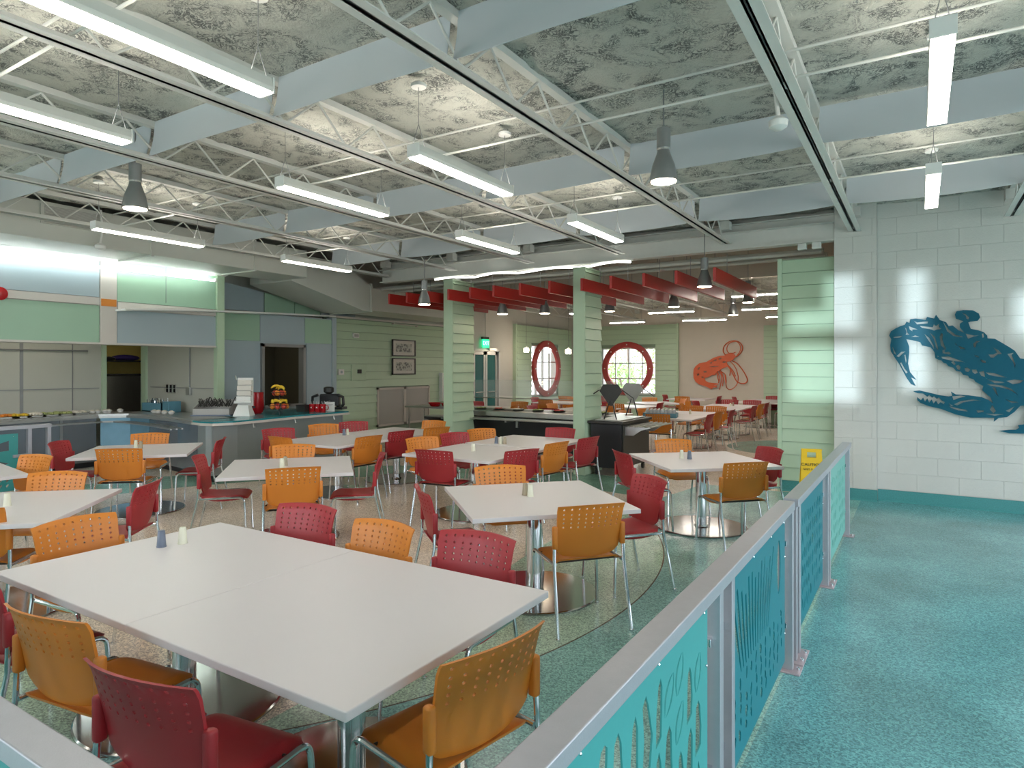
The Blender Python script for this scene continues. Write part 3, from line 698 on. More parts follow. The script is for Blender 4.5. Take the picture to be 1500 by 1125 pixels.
fpanel(fa, 'beige_band', -3, Y1 - .01, 2.70, 2.81, M['beige_trim'], FX + .012)
fpanel(fa, 'beige_post', Y1, Y2, 2.13, None, M['beige_trim'], FX + .012)
obj('orange_square', MB().box((FX + .01, Y1 + .01, 2.69), (FX + .02, Y2 - .01, 2.80)), M['orange'], fa)
fpanel(fa, 'green_panel', Y2 + .01, Y3, 2.78, None, M['panel_green']); fpanel(fa, 'blue_panel', Y2 + .01, Y3, 2.13, 2.65, M['panel_blue'])
fpanel(fa, 'beige_band', Y2 + .01, Y3, 2.66, 2.77, M['beige_trim'], FX + .012)
for y in (1.5, 6.05): obj('joint', MB().box((FX - .01, y, 2.82), (FX + .004, y + .006, zt(y) - .03)), M['joint'], fa)
obj('backing', MB().box((FX - .12, -3, 2.12), (FX - .04, Y3, 3.28)), M['beige_trim'], fa)  # added behind the panels to stop lamp light leaking through the gaps
obj('bottom_edge', MB().box((FX - .32, -3, 2.10), (FX + .02, Y3, 2.13)), M['beige_trim'], fa)
# overhanging sloped top lip
n = 30; vs = []
for i in range(n + 1):
    y = -3 + (Y3 + .15 + 3) * i / n; z = zt(y)
    vs += [(FX - .03, y, z - .10), (FX + .30, y, z - .012), (FX + .30, y, z + .012), (FX - .03, y, z + .0)]
obj('top_lip', MB().add(vs, [(i*4+q, i*4+(q+1) % 4, (i+1)*4+(q+1) % 4, (i+1)*4+q) for i in range(n) for q in range(4)] + [(0, 1, 2, 3)]), M['white'], fa)
cv = thing('cove_lamp', 'long bright linear lamp washing the fascia panels above the serving line', 'lamp')
obj('tube', MB().tube([(FX + .10, -2.8, 3.235), (FX + .10, 6.85, 3.275)], .016, 8), M['emit_cove'], cv, True)
obj('bracket', MB().box((FX + .02, -2.8, 3.262), (FX + .12, 6.85, 3.272)), M['white'], cv)
obj('end_cap', MB().lathe([(.03, 3.25), (.03, 3.31)], 10, (FX + .1, 6.88, 0)), M['white'], cv)
struct('trim_6', MB().box((FX - .06, Y3, .0), (FX + .05, Y3 + .14, zt(Y3) + .01)), M['siding'])
# glazed light shelf cap running on to the right
ls = thing('light_shelf', 'pale thin curved cap shelf running from the fascia along the green wall', 'shelf')
n = 30; vs = []
for i in range(n + 1):
    u = i / n; y = 5.25 + u * 4.8; x = -10.32 - .62 * u ** 1.5; z = 2.62 + .24 * u ** .8
    vs += [(x + .02, y, z), (x + .02, y, z + .03), (x - .3, y, z + .03), (x - .3, y, z)]
obj('cap', MB().add(vs, [(i*4+q, i*4+(q+1) % 4, (i+1)*4+(q+1) % 4, (i+1)*4+q) for i in range(n) for q in range(4)] + [(0, 1, 2, 3), (n*4+3, n*4+2, n*4+1, n*4)]), M['white'], ls)
# panelled wall with pass window
PX = -10.9; WY0, WY1, WZ0, WZ1 = 8.10, 9.16, .95, 2.22
pw = struct('wall_kitchen', MB().box((PX - .12, 7.09, 0), (PX - .01, WY0, 2.8)).box((PX - .12, WY1, 0), (PX - .01, 10.0, 2.8)).box((PX - .12, WY0, 0), (PX - .01, WY1, WZ0)).box((PX - .12, WY0, WZ1), (PX - .01, WY1, 2.8)), M['panel_blue'])
for (a, b, c_, d_, m) in ((7.1, 8.08, 2.26, 2.78, 'panel_green'), (8.09, 9.17, 2.26, 2.78, 'panel_blue'), (9.18, 9.98, 2.26, 2.78, 'panel_green'), (7.1, 8.04, .93, 2.25, 'panel_blue'), (9.22, 9.98, 0, 2.25, 'panel_blue')):
    obj('wall_panel', MB().bbox((PX - .01, a, c_), (PX + .006, b, d_), .003), M[m], pw)
obj('edge_post', MB().box((PX - .15, 9.90, 0), (PX + .03, 10.02, 2.84)), M['panel_blue'], pw)
wf = struct('window_30', MB().box((PX - .1, WY0, WZ0), (PX + .05, WY0 + .06, WZ1)).box((PX - .1, WY1 - .06, WZ0), (PX + .05, WY1, WZ1)).box((PX - .1, WY0, WZ0), (PX + .05, WY1, WZ0 + .05)).box((PX - .1, WY0, WZ1 - .06), (PX + .05, WY1, WZ1)), M['joint'])
uw = struct('wall_kitchen_upper', MB().box((-11.4, 7.0, 2.8), (-11.3, 10.0, 3.0)), M['beige_trim'])
for (a, b, m) in ((6.98, 7.35, 'beige_trim'), (7.37, 8.4, 'panel_blue'), (8.42, 9.15, 'panel_green'), (9.17, 9.85, 'panel_green'), (9.87, 10.9, 'panel_blue')):
    fpanel(uw, 'wall_panel', a, b, 2.86, None if b < 10 else 3.12, M[m], -11.2)
# recess: back board wall, door, return wall
bw = struct('wall_back_serving', MB().box((-13.0, -3, 0), (-12.9, 6.2, 2.9)).box((-13.0, 6.2, 2.24), (-12.9, 6.98, 2.9)), M['frp'])
for y in (3.95, 4.85, 5.65): obj('joint_strip', MB().box((-12.905, y, .9), (-12.89, y + (.05 if y == 4.85 else .015), 2.2)), M['joint'], bw)
obj('joint_strip', MB().box((-12.905, -3, 1.36), (-12.885, 6.1, 1.375)), M['joint'], bw)
obj('pipe', MB().tube([(-12.87, 2.5, 2.05), (-12.87, 5.9, 2.05)], .012, 6), M['joint'], bw)
rw = struct('wall_return', MB().box((-12.9, 6.98, 0), (-10.66, 7.08, 2.9)), M['frp'])
obj('joint_strip', MB().box((-12.75, 6.97, 1.36), (-10.7, 6.98, 1.375)), M['joint'], rw)
obj('conduit', MB().tube([(-11.42, 6.965, 1.35), (-11.42, 6.965, 2.2)], .012, 6), M['joint'], rw)
obj('outlet_box', MB().bbox((-11.5, 6.93, 1.24), (-11.36, 6.98, 1.38)), M['steel'], rw)
for k_ in range(3):
    ob = obj('outlet', MB().box((-12.19 + k_ * .12, 6.965, 1.27), (-12.12 + k_ * .12, 6.98, 1.43)), M['steel'], rw)
    obj('socket', MB().box((-12.185 + k_ * .12, 6.96, 1.28), (-12.125 + k_ * .12, 6.966, 1.34)).box((-12.185 + k_ * .12, 6.96, 1.36), (-12.125 + k_ * .12, 6.966, 1.42)), M['black'], ob)
dj = struct('door_2', MB().box((-13.02, 6.14, 0), (-12.86, 6.22, 2.3)).box((-13.02, 6.93, 0), (-12.86, 7.0, 2.3)).box((-13.02, 6.14, 2.2), (-12.86, 7.0, 2.3)), M['siding'])
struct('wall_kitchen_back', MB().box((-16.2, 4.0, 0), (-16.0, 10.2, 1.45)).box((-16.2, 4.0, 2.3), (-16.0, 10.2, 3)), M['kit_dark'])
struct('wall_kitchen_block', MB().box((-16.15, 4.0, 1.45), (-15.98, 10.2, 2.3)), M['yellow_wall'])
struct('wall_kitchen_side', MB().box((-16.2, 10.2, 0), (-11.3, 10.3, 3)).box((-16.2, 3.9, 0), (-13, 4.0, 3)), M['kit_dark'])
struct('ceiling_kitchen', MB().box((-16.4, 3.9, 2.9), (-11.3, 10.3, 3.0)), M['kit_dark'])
yb = struct('wall_kitchen_yellow', MB().box((-13.3, 8.4, 0), (-13.2, 10.2, 3)), M['kit_dark'])  # unlit part of the yellow wall put in as dark colour
for r_ in range(3):
    for c_ in range(3): obj('block', MB().bbox((-13.2, 8.42 + c_ * .42, 1.25 + r_ * .22), (-13.17, 8.83 + c_ * .42, 1.46 + r_ * .22), .005), M['yellow_wall'], yb)
sh = thing('kitchen_shelf', 'steel wall shelf seen through the dark kitchen doorway', 'shelf')
obj('board', MB().bbox((-15.9, 6.9, 1.88), (-15.5, 9.2, 1.91)), M['dark'], sh)
for y in (7.3, 8.6): obj('bracket', MB().prism([(-15.98, y), (-15.98, y + .03), (-15.55, y + .03), (-15.55, y)], 1.80, 1.88), M['dark'], sh)
pb = thing('purple_bag', 'crumpled purple bag lying on the kitchen shelf', 'bag')
obj('cloth', MB().ball((-15.7, 8.0, 1.97), .15, 10, (.8, 2.2, .5)), M['purple'], pb, True); obj('flap', MB().ball((-15.6, 7.6, 1.95), .1, 8, (.8, 1.5, .5)), M['black'], pb, True)
rf = thing('kitchen_cabinet', 'dark steel cabinet standing in the kitchen doorway view', 'cabinet')
obj('body', MB().bbox((-15.9, 7.3, 0), (-15.3, 8.2, 1.6)), M['dark'], rf); obj('door', MB().bbox((-15.3, 7.32, .1), (-15.28, 8.18, 1.55)), M['steel'], rf); obj('worktop', MB().bbox((-15.9, 8.2, .85), (-15.3, 9.6, .9)), M['dark'], rf)

for i_, (x, y, L_) in enumerate(((-12.0, 1.0, 1.29), (-12.0, 4.2, 1.29), (-14.4, 6.2, 1.29), (-12.2, 8.0, 1.29))):  # unseen lamps added to brighten the serving recess and kitchen
    t = tube_fixture(x, y, L_, 'added kitchen fill lamp %s' % ('over the serving recess, near', 'over the serving recess, far', 'in the back kitchen', 'behind the pass window')[i_], 'emit_kit', 2.80, 'y', 'added kitchen fill lamps')
struct('ceiling_recess', MB().box((-12.9, -3, 2.9), (FX - .32, 6.97, 3.0)), M['white_steel'])
# serving counter (stainless, then teal top)
path = [(-12.0, -3), (-12.0, 4.2), (-12.15, 5.2), (-12.15, 5.75), (-11.9, 6.08), (-11.4, 6.12), (-10.4, 6.03), (-9.5, 5.84)]
path2 = [(-9.5, 5.84), (-9.2, 5.79), (-8.98, 5.84), (-8.88, 6.1), (-8.92, 6.6), (-9.03, 7.3), (-9.07, 8.0), (-9.07, 8.66)]
def offs(path, dd):
    out = []; n = len(path)
    for i in range(n):
        a = Vector(path[max(i-1, 0)]); b = Vector(path[min(i+1, n-1)]); t = (b - a).normalized(); out.append((path[i][0] - t.y * dd, path[i][1] + t.x * dd))
    return out
def ribbon(path, w0, w1, z0, z1):   # solid strip between offsets w0..w1 (left of path)
    A, B = offs(path, w0), offs(path, w1); n = len(path); vs = []
    for a, b in zip(A, B): vs += [(*a, z0), (*a, z1), (*b, z1), (*b, z0)]
    return MB().add(vs, [(i*4+q, i*4+(q+1) % 4, (i+1)*4+(q+1) % 4, (i+1)*4+q) for i in range(n-1) for q in range(4)] + [(0, 1, 2, 3), tuple((n-1)*4+q for q in (3, 2, 1, 0))])
ct = thing('serving_counter', 'stainless and teal serving counter bending round the kitchen recess', 'counter')
obj('top', ribbon(path, .06, .72, .88, .93), M['steel'], ct)
obj('tray_slide', ribbon(path, -.0, .06, .86, .90), M['steel'], ct)
for q in (.16, .24, .32): obj('slide_rod', ribbon(path, -q, -q + .025, .80, .82), M['steel'], ct)
obj('front', ribbon(path[:4], .10, .14, .10, .88), M['front'], ct)
obj('front', ribbon(path[3:6], .10, .14, .10, .88), M['front_blue'], ct)
obj('front', ribbon(path[5:], .10, .14, .10, .88), M['front'], ct)
for i in (1, 2): obj('corner_strip', MB().box((path[i][0] - .14, path[i][1] - .02, .1), (path[i][0] - .09, path[i][1] + .02, .88)), M['joint'], ct)
obj('teal_top', MB().prism([(-9.5, 5.84), (-9.2, 5.79), (-8.98, 5.84), (-8.88, 6.1), (-8.92, 6.6), (-9.03, 7.3), (-9.07, 8.0), (-9.07, 8.66), (-10.86, 8.66), (-10.86, 7.12), (-10.5, 7.12), (-10.4, 6.7), (-9.5, 6.5)], .905, .93), M['teal_top'], ct)
obj('edge_band', ribbon(path2, -.02, .03, .868, .904), M['beige_trim'], ct)
obj('front', ribbon([(-9.5, 5.84), (-9.2, 5.79), (-9.05, 5.86)], .08, .12, .10, .87), M['front_grey'], ct)
obj('front', ribbon([(-9.02, 5.90), (-8.98, 6.3), (-9.06, 7.3), (-9.12, 8.0), (-9.12, 8.6)], .06, .10, .10, .87), M['front_grey'], ct)
obj('end_panel', MB().box((-10.84, 8.56, 0), (-9.16, 8.60, .9)), M['front_grey'], ct)
obj('kick', ribbon(path, .18, .22, 0, .10), M['black'], ct); obj('kick', ribbon(path2, .15, .20, 0, .10), M['black'], ct)
for (x, y) in ((-8.93, 6.5), (-9.04, 7.4), (-9.08, 8.3)): obj('hook', MB().tube([(x, y, .87), (x + .02, y, .80), (x + .05, y, .81)], .008, 6), M['steel'], ct)
# food along the cold line
fd = [(0, 600, 'orange'), (22, 598, 'orange'), (36, 603, 'food_w'), (60, 600, 'food_g'), (80, 599, 'food_g')]
for i, x in enumerate((8, 26, 48, 70, 92, 112)):
    p = W(x, 604, X=-12.42); p.z = .93
    t = thing('food_pan', 'shallow pan of salad food on the steel counter, %s from the left' % ('first', 'second', 'third', 'fourth', 'fifth', 'sixth')[i], 'food pan', p, 0, 'food pans on the serving line')
    obj('pan', MB().bbox((-.16, -.14, 0), (.16, .14, .03), .005), M['steel'], t)
    fm = M[('fruit', 'banana', 'food_w', 'food_g', 'food_g', 'food_w')[i]]
    f_ = MB()
    for q in range(16): f_.ball((random.uniform(-.12, .12), random.uniform(-.1, .1), .045), random.uniform(.03, .05), 6, (1, 1, .6))
    o = obj('food', f_, fm, t, True); o['kind'] = 'stuff'
for i, (x, y) in enumerate(((135, 601), (143, 601), (154, 599.5), (159, 601), (176, 601), (226, 600), (232, 601), (241, 600), (251, 602))):
    p = W(x, y, X=-12.45) if x < 200 else W(x, y, Y=6.42); p.z = .93
    t = thing('white_bowl', 'small white bowl of food on the counter corner, %s from the left' % ('first', 'second', 'third', 'fourth', 'fifth', 'sixth', 'seventh', 'eighth', 'ninth')[i], 'bowl', p, 0, 'white bowls on the counter corner')
    obj('bowl', MB().lathe([(.03, 0), (.055, .03), (.058, .045), (.05, .043), (.03, .02)], 14), M['white'], t, True)
    obj('food', MB().ball((0, 0, .04), .045, 8, (1, 1, .6)), M['food_w'], t, True)

def at(px, py, z=.93): return W(px, py, z=z)
# blue cutlery caddy at the return wall
p = Vector((-11.95, 6.72, .93)); t = thing('cutlery_crate', 'blue open crate of silver cutlery against the pale wall behind the counter', 'crate', p)
obj('tub', MB().box((-.42, -.12, 0), (.25, -.1, .16)).box((-.42, .1, 0), (.25, .12, .16)).box((-.42, -.12, 0), (-.4, .12, .16)).box((.23, -.12, 0), (.25, .12, .16)).box((-.42, -.12, 0), (.25, .12, .02)), M['crate'], t)
obj('side_bin', MB().bbox((.27, -.12, 0), (.47, .12, .2), .01), M['crate'], t)
f_ = MB()
for q in range(26):
    x, y = random.uniform(-.38, .2), random.uniform(-.08, .08); f_.tube([(x, y, .05), (x + random.uniform(-.04, .04), y, .2 + random.uniform(0, .05))], .008, 5)
o = obj('cutlery', f_, M['chrome'], t); o['kind'] = 'stuff'
# silverware bin
p = at(316, 608); t = thing('silverware_bin', 'grey sloping bin heaped with metal silverware on the teal counter', 'bin', p, R(35))
obj('bin', MB().add([(-.3,-.2,0),(.3,-.2,0),(.3,.2,0),(-.3,.2,0),(-.3,-.2,.12),(.3,-.2,.12),(.3,.2,.26),(-.3,.2,.26)], [(0,3,2,1),(0,1,5,4),(1,2,6,5),(2,3,7,6),(3,0,4,7)]).box((-.28, -.18, .05), (.28, .18, .06)), M['grille'], t)
obj('base_mat', MB().bbox((-.33, -.23, -.0), (.33, .23, .02)), M['blue_plastic'], t)
f_ = MB()
for q in range(50):
    x, y = random.uniform(-.26, .26), random.uniform(-.14, .16); a = random.uniform(0, pi); f_.tube([(x, y, .15), (x + .09*cos(a), y + .05*sin(a), .22 + random.uniform(0, .09))], .007, 5)
o = obj('silverware', f_, M['dark'], t); o['kind'] = 'stuff'
# red cup dispenser
p = at(338, 606.5) + Vector((.25, .35, 0)); p.z = .93; t = thing('red_dispenser', 'tall red dispenser beside the white napkin stand on the counter', 'dispenser', p, R(30))
obj('body', MB().lathe([(.07, 0), (.1, .03), (.12, .12), (.11, .30), (.11, .38), (.09, .38)], 16), M['mug'], t, True); obj('spout', MB().bbox((-.02, -.14, .1), (.02, -.1, .14)), M['black'], t)
# white cup stand
p = at(357, 609) ; t = thing('cup_stand', 'white tilted stand holding stacked paper rolls on the teal counter', 'stand', p, R(35))
obj('foot', MB().add([(-.14,-.12,0),(.14,-.12,0),(.14,.14,0),(-.14,.14,0),(-.09,-.05,.18),(.09,-.05,.18),(.09,.1,.18),(-.09,.1,.18)], [(0,3,2,1),(4,5,6,7),(0,1,5,4),(1,2,6,5),(2,3,7,6),(3,0,4,7)]), M['white'], t)
obj('back_plate', MB().bbox((-.13, .08, .16), (.13, .10, .64), .004), M['white'], t)
for k_ in range(4): obj('tray', MB().bbox((-.12, -.02 + .02*k_, .25 + k_*.09), (.12, .08, .33 + k_*.09), .006), M['paper'] if k_ % 4 else M['white'], t)
obj('lip', MB().tube([(-.14, -.04, .23), (.14, -.04, .23)], .025, 8), M['white'], t, True); obj('spring_clip', MB().tube([(-.15, .08, .6), (-.16, .06, .68)], .008, 5), M['chrome'], t)
# fruit stand
p = at(409, 607.5); t = thing('fruit_stand', 'two-tier black wire stand piled with fruit on the counter', 'fruit stand', p)
obj('pole', MB().tube([(0, 0, 0), (0, 0, .44)], .008, 8), M['black'], t)
for (z, r_) in ((.10, .19), (.32, .13)):
    mbk = MB().tube([(r_*cos(a*pi/8), r_*sin(a*pi/8), z + .07) for a in range(16)], .006, 5, True).tube([(r_*.6*cos(a*pi/8), r_*.6*sin(a*pi/8), z) for a in range(16)], .005, 5, True)
    for a in range(12): mbk.tube([(r_*cos(a*pi/6), r_*sin(a*pi/6), z + .07), (r_*.6*cos(a*pi/6), r_*.6*sin(a*pi/6), z)], .003, 4)
    obj('basket', mbk, M['black'], t)
for a in range(3): obj('leg', MB().tube([(0, 0, .08), (.12*cos(a*2.09), .12*sin(a*2.09), 0)], .006, 5), M['black'], t)
def banana(parent_loc, rz, tilt, label):
    b = thing('banana', label, 'banana', parent_loc, rz, 'bananas on the fruit stand')
    pts = [(.10*sin(u), 0, .10*(cos(u)) - .07 + tilt) for u in [(-.95 + 1.9*i/8) for i in range(9)]]
    obj('flesh', MB().tube(pts, [.005, .014, .019, .021, .021, .021, .019, .013, .005], 8), M['banana'], b, True); return b
qn = ['first', 'second', 'third', 'fourth', 'fifth', 'sixth', 'seventh', 'eighth', 'ninth', 'tenth']
for i in range(6): banana(p + Vector((.11*cos(i*1.05), .11*sin(i*1.05), .22)), i*1.05 + pi/2, 0, 'yellow banana lying across the lower fruit basket, %s around the pole' % qn[i])
for i in range(3): banana(p + Vector((.05*cos(i*2.1), .05*sin(i*2.1), .445 + .014 * i)), i*.5, 0, 'yellow banana on top of the fruit stand, %s from below' % qn[i])
for i in range(7): 
    a = i*.9; o = obj('orange_fruit', MB().ball((0, 0, 0), .047, 10), M['fruit' if i % 3 else 'apple'], smooth=True); o.location = p + Vector((.12*cos(a), .12*sin(a), .145)); tag(o, '%s fruit in the lower basket of the stand, %s around' % ('orange' if i % 3 else 'red', qn[i]), 'fruit', 'fruit in the lower basket')
for i in range(6):
    a = i*1.05; o = obj('orange_fruit', MB().ball((0, 0, 0), .047, 10), M['fruit' if i % 2 else 'apple'], smooth=True); o.location = p + Vector((.075*cos(a), .075*sin(a), .375)); tag(o, '%s fruit in the upper basket of the stand, %s around' % ('orange' if i % 2 else 'red', qn[i]), 'fruit', 'fruit in the upper basket')
# dark box, mugs, coffee machine, card
p = at(436, 604.5) + Vector((-.1, .2, 0)); t = thing('dark_box', 'small dark box between the fruit stand and the mugs', 'box', p, .3); obj('box', MB().bbox((-.09, -.08, 0), (.09, .08, .13)), M['dark'], t); obj('rim', MB().box((-.095, -.085, .115), (.095, .085, .13)), M['black'], t)
for i, x in enumerate((457, 465, 473)):
    p = at(x, 603); t = thing('red_mug', 'glossy red mug with white emblem on the counter, %s of three' % ('left', 'middle', 'right')[i], 'mug', p, R(20), 'red mugs')
    obj('cup', MB().lathe([(.045, 0), (.05, .01), (.052, .14), (.046, .14), (.044, .02)], 18), M['mug'], t, True)
    obj('handle', MB().tube([(.045, .02, .11), (.085, .03, .11), (.095, .03, .07), (.08, .03, .035), (.045, .02, .03)], .009, 6), M['mug'], t, True)
    obj('emblem', MB().prism([(.02*cos(a*pi/4)*(1 if a % 2 else .45), .02*sin(a*pi/4)*(1 if a % 2 else .45)) for a in range(8)], 0, .002), M['white'], t).matrix_local = frame_m(Vector((.012, -.052, .08)), (1, 0, 0), (0, 0, 1))
    obj('straws', MB().tube([(.01, .01, .1), (.02, .02, .2)], .004, 5).tube([(-.01, .01, .1), (-.02, .0, .19)], .004, 5), M['white'], t)
p = at(476, 601) + Vector((-.2, .25, 0)); t = thing('coffee_machine', 'black coffee machine behind the red mugs on the counter end', 'machine', p, R(25))
obj('base', MB().bbox((-.30, -.12, 0), (.34, .15, .05), .01), M['black'], t); obj('body', MB().bbox((-.18, 0, .05), (.22, .14, .30), .03), M['black'], t)
obj('hopper', MB().lathe([(.05, .3), (.1, .34), (.1, .42), (.06, .44)], 16, (0, .05, 0)), M['dark'], t, True)
for s in (-1, 1): obj('side_arm', MB().tube([(s*.2, 0, .28), (s*.31, 0, .24), (s*.32, 0, .1), (s*.28, 0, .05)], .03, 8), M['black'], t, True)
obj('portafilter', MB().tube([(.05, -.02, .16), (.05, -.14, .15)], .015, 8), M['steel'], t, True); obj('drip_tray', MB().bbox((-.15, -.12, .05), (.18, 0, .07)), M['steel'], t)
p = at(483, 602); t = thing('notice_card', 'white printed card leaning on the coffee machine', 'card', p, R(20)); obj('card', MB().box((-.10, -.002, 0), (.10, .002, .17)), M['white'], t); obj('print', MB().box((-.08, -.004, .12), (.07, -.003, .125)).box((-.08, -.004, .1), (.05, -.003, .105)), M['joint'], t)
# items on green wall
def wallbox(name, label, cat, px0, py0, px1, py1, th=.03, m='white', X=-11.0):
    a, b = W(px0, py0, X=X), W(px1, py1, X=X)
    t = thing(name, label, cat, (X, 0, 0)); obj('box', MB().bbox((0, a.y, b.z), (th, b.y, a.z), .004), M[m], t); return t, a, b
for i, (x0, y0, x1, y1) in enumerate(((574, 496, 608, 523), (574, 525, 608, 549.5))):
    a, b = W(x0, y0, X=-10.97), W(x1, (y0 + y1) / 2 + (y1 - y0) / 2, X=-10.97); z1, z0 = a.z - .02, b.z + .03
    if i == 0: z1, z0 = 2.44, 2.03
    else: z1, z0 = 1.98, 1.57
    t = thing('framed_sketch', 'black-framed ink sketch on the green siding, %s of the two' % ('upper', 'lower')[i], 'picture', (-10.975, 0, 0), 0, 'framed sketches')
    obj('frame', MB().box((0, a.y, z0), (.03, a.y + .03, z1)).box((0, b.y - .03, z0), (.03, b.y, z1)).box((0, a.y, z0), (.03, b.y, z0 + .025)).box((0, a.y, z1 - .025), (.03, b.y, z1)), M['black'], t)
    obj('mat_board', MB().box((.002, a.y + .02, z0 + .02), (.012, b.y - .02, z1 - .02)), M['paper'], t)
    obj('sketch', MB().box((.012, a.y + .14, z0 + .1), (.014, b.y - .14, z1 - .1)), M['sketch'], t); obj('pane', MB().box((.02, a.y + .02, z0 + .02), (.022, b.y - .02, z1 - .02)), M['pane'], t)
t, a, b = wallbox('access_panel', 'flat green access panel with small dark latch on the siding', 'panel', 514, 534, 535, 557, .028, 'siding'); obj('latch', MB().bbox((.02, (a.y+b.y)/2 - .05, (a.z+b.z)/2 - .02), (.045, (a.y+b.y)/2 + .07, (a.z+b.z)/2 + .07)), M['dark'], t)
t, a, b = wallbox('thermostat', 'small white wall switch box left of the access panel', 'switch', 494, 541, 502, 549, .05); obj('dial', MB().lathe([(.03, 0), (.03, .01)], 12), M['panel_blue'], t).matrix_local = frame_m(Vector((.05, (a.y+b.y)/2, (a.z+b.z)/2)), (0, 1, 0), (0, 0, 1))
t, a, b = wallbox('wall_alarm', 'little white alarm fitting high on the green siding', 'alarm', 516, 488, 524, 495, .05); obj('lens', MB().box((.05, a.y + .02, b.z + .02), (.055, b.y - .02, a.z - .02)), M['grille'], t)
t, a, b = wallbox('extinguisher_cabinet', 'tall white extinguisher cabinet on siding left of the first pier', 'cabinet', 643, 546, 652.5, 587, .12); obj('window', MB().box((.12, b.y - .2, a.z - .2), (.124, b.y - .1, a.z - .1)), M['apple'], t); obj('handle', MB().box((.12, b.y - .22, b.z + .3), (.135, b.y - .19, b.z + .42)), M['steel'], t)
a = W(573, 474, X=-11); t = thing('wall_rail', 'short pale rail fixed above the framed sketches', 'rail', (-10.98, a.y, a.z)); obj('bar', MB().tube([(.06, 0, 0), (.06, .9, -.02)], .012, 6), M['beige_trim'], t); obj('bracket', MB().box((0, 0, -.02), (.07, .03, .02)).box((0, .87, -.04), (.07, .9, 0)), M['beige_trim'], t)
# return air grilles
t = thing('air_grille', 'pair of large grey perforated return grilles low on the green wall', 'grille', (-11.01, 0, 0))
obj('frame', MB().box((0, GR[0], GR[2]), (.04, GR[0] + .05, GR[3])).box((0, GR[1] - .05, GR[2]), (.04, GR[1], GR[3])).box((0, GR[0], GR[2]), (.04, GR[1], GR[2] + .05)).box((0, GR[0], GR[3] - .05), (.04, GR[1], GR[3])).box((0, 12.34, GR[2]), (.04, 12.42, GR[3])), M['beige_trim'], t)
for y0, y1 in ((GR[0] + .05, 12.34), (12.42, GR[1] - .05)): obj('mesh_panel', MB().box((0, y0, GR[2] + .05), (.02, y1, GR[3] - .05)), M['grille'], t)
# steel side table with red baskets
p = W(625, 612, z=.85); t = thing('steel_side_table', 'small stainless side table against the green wall behind chairs', 'table', (-9.75, 11.9, 0))
obj('top', MB().bbox((-.5, -.35, .81), (.9, .35, .85)), M['steel'], t)
for sx_ in (-.42, .82):
    for sy in (-.28, .28): obj('leg', MB().tube([(sx_, sy, 0), (sx_, sy, .81)], .02, 8), M['steel'], t, True)
for i in range(2):
    b = thing('red_basket', 'red oval food basket on the steel side table, %s one' % ('left', 'right')[i], 'basket', (-9.5 + .36 * i, 11.75, .85), 0, 'red baskets')
    obj('rim', MB().tube([(.17*cos(a*pi/8), .12*sin(a*pi/8), .08) for a in range(16)], .01, 6, True), M['mug'], b, True)
    obj('bowl', MB().lathe([(.09, 0), (.11, .01), (.15, .08), (.145, .08), (.1, .02)], 16), M['mug'], b, True)
b = thing('sauce_bottle', 'little sauce bottle beside the red baskets', 'bottle', (-9.35, 12.05, .85)); obj('body', MB().lathe([(.03, 0), (.035, .02), (.035, .12), (.012, .17)], 12), M['apple'], b, True); obj('cap', MB().lathe([(.012, .17), (.012, .2)], 10), M['dark'], b)

# ------------------------------------------------------------------ salad bar between the piers
t = thing('salad_bar', 'long black salad bar with stainless top and glass guard between the piers', 'salad bar', (-6.3, 10.9, 0))
obj('body', MB().bbox((-1.75, -.35, .10), (1.72, .40, .80), .01), M['black'], t)
obj('top', MB().bbox((-1.9, -.42, .80), (1.8, .46, .90), .01), M['steel'], t)
obj('well', MB().box((-1.7, -.28, .900), (1.6, .30, .904)), M['dark'], t)
obj('tray_shelf', MB().bbox((-2.15, -.80, .76), (1.55, -.50, .785), .006), M['steel'], t)
for x in (-1.7, -.2, 1.3): obj('bracket', MB().prism([(x - .02, -.80), (x + .02, -.80), (x + .02, -.36), (x - .02, -.36)], .73, .76).box((x - .025, -.40, .60), (x + .025, -.35, .76)), M['steel'], t)
obj('end_wing', MB().add([(-2.15,-.8,.76),(-1.75,-.36,.76),(-1.75,-.36,.55),(-2.15,-.8,.72),(-2.15,-.76,.76),(-1.75,-.32,.76),(-1.75,-.32,.55),(-2.15,-.76,.72)], [(0,1,2,3),(7,6,5,4),(0,4,5,1),(1,5,6,2),(2,6,7,3),(3,7,4,0)]), M['dark'], t)
for s in (-1, 1):
    x = s * 1.62
    obj('guard_post', MB().tube([(x, 0, .9), (x, 0, 1.22), (x, -.12, 1.45)], .014, 8).tube([(x, 0, 1.22), (x, .12, 1.45)], .012, 8), M['steel'], t, True)
    obj('guard_end', MB().prism([(0,0),(0,0),(0,0)], 0, 0) if 0 else MB().add([(x-.003,0,1.15),(x-.003,-.2,1.3),(x-.003,-.13,1.48),(x-.003,.13,1.48),(x-.003,.2,1.3),(x+.003,0,1.15),(x+.003,-.2,1.3),(x+.003,-.13,1.48),(x+.003,.13,1.48),(x+.003,.2,1.3)], [(0,1,2,3,4),(9,8,7,6,5)] + [(i, (i+1) % 5, 5+(i+1) % 5, 5+i) for i in range(5)]), M['glass'], t)
for s in (-1, 1): obj('guard_glass', MB().add([(-1.66, s*.14, 1.49), (1.66, s*.14, 1.49), (1.66, s*.42, 1.16), (-1.66, s*.42, 1.16), (-1.66, s*.15, 1.495), (1.66, s*.15, 1.495), (1.66, s*.43, 1.165), (-1.66, s*.43, 1.165)], [(0,1,2,3),(7,6,5,4),(0,4,5,1),(1,5,6,2),(2,6,7,3),(3,7,4,0)]), M['glass'], t)
obj('guard_glass', MB().box((-1.66, -.14, 1.49), (1.66, .14, 1.496)), M['glass'], t)
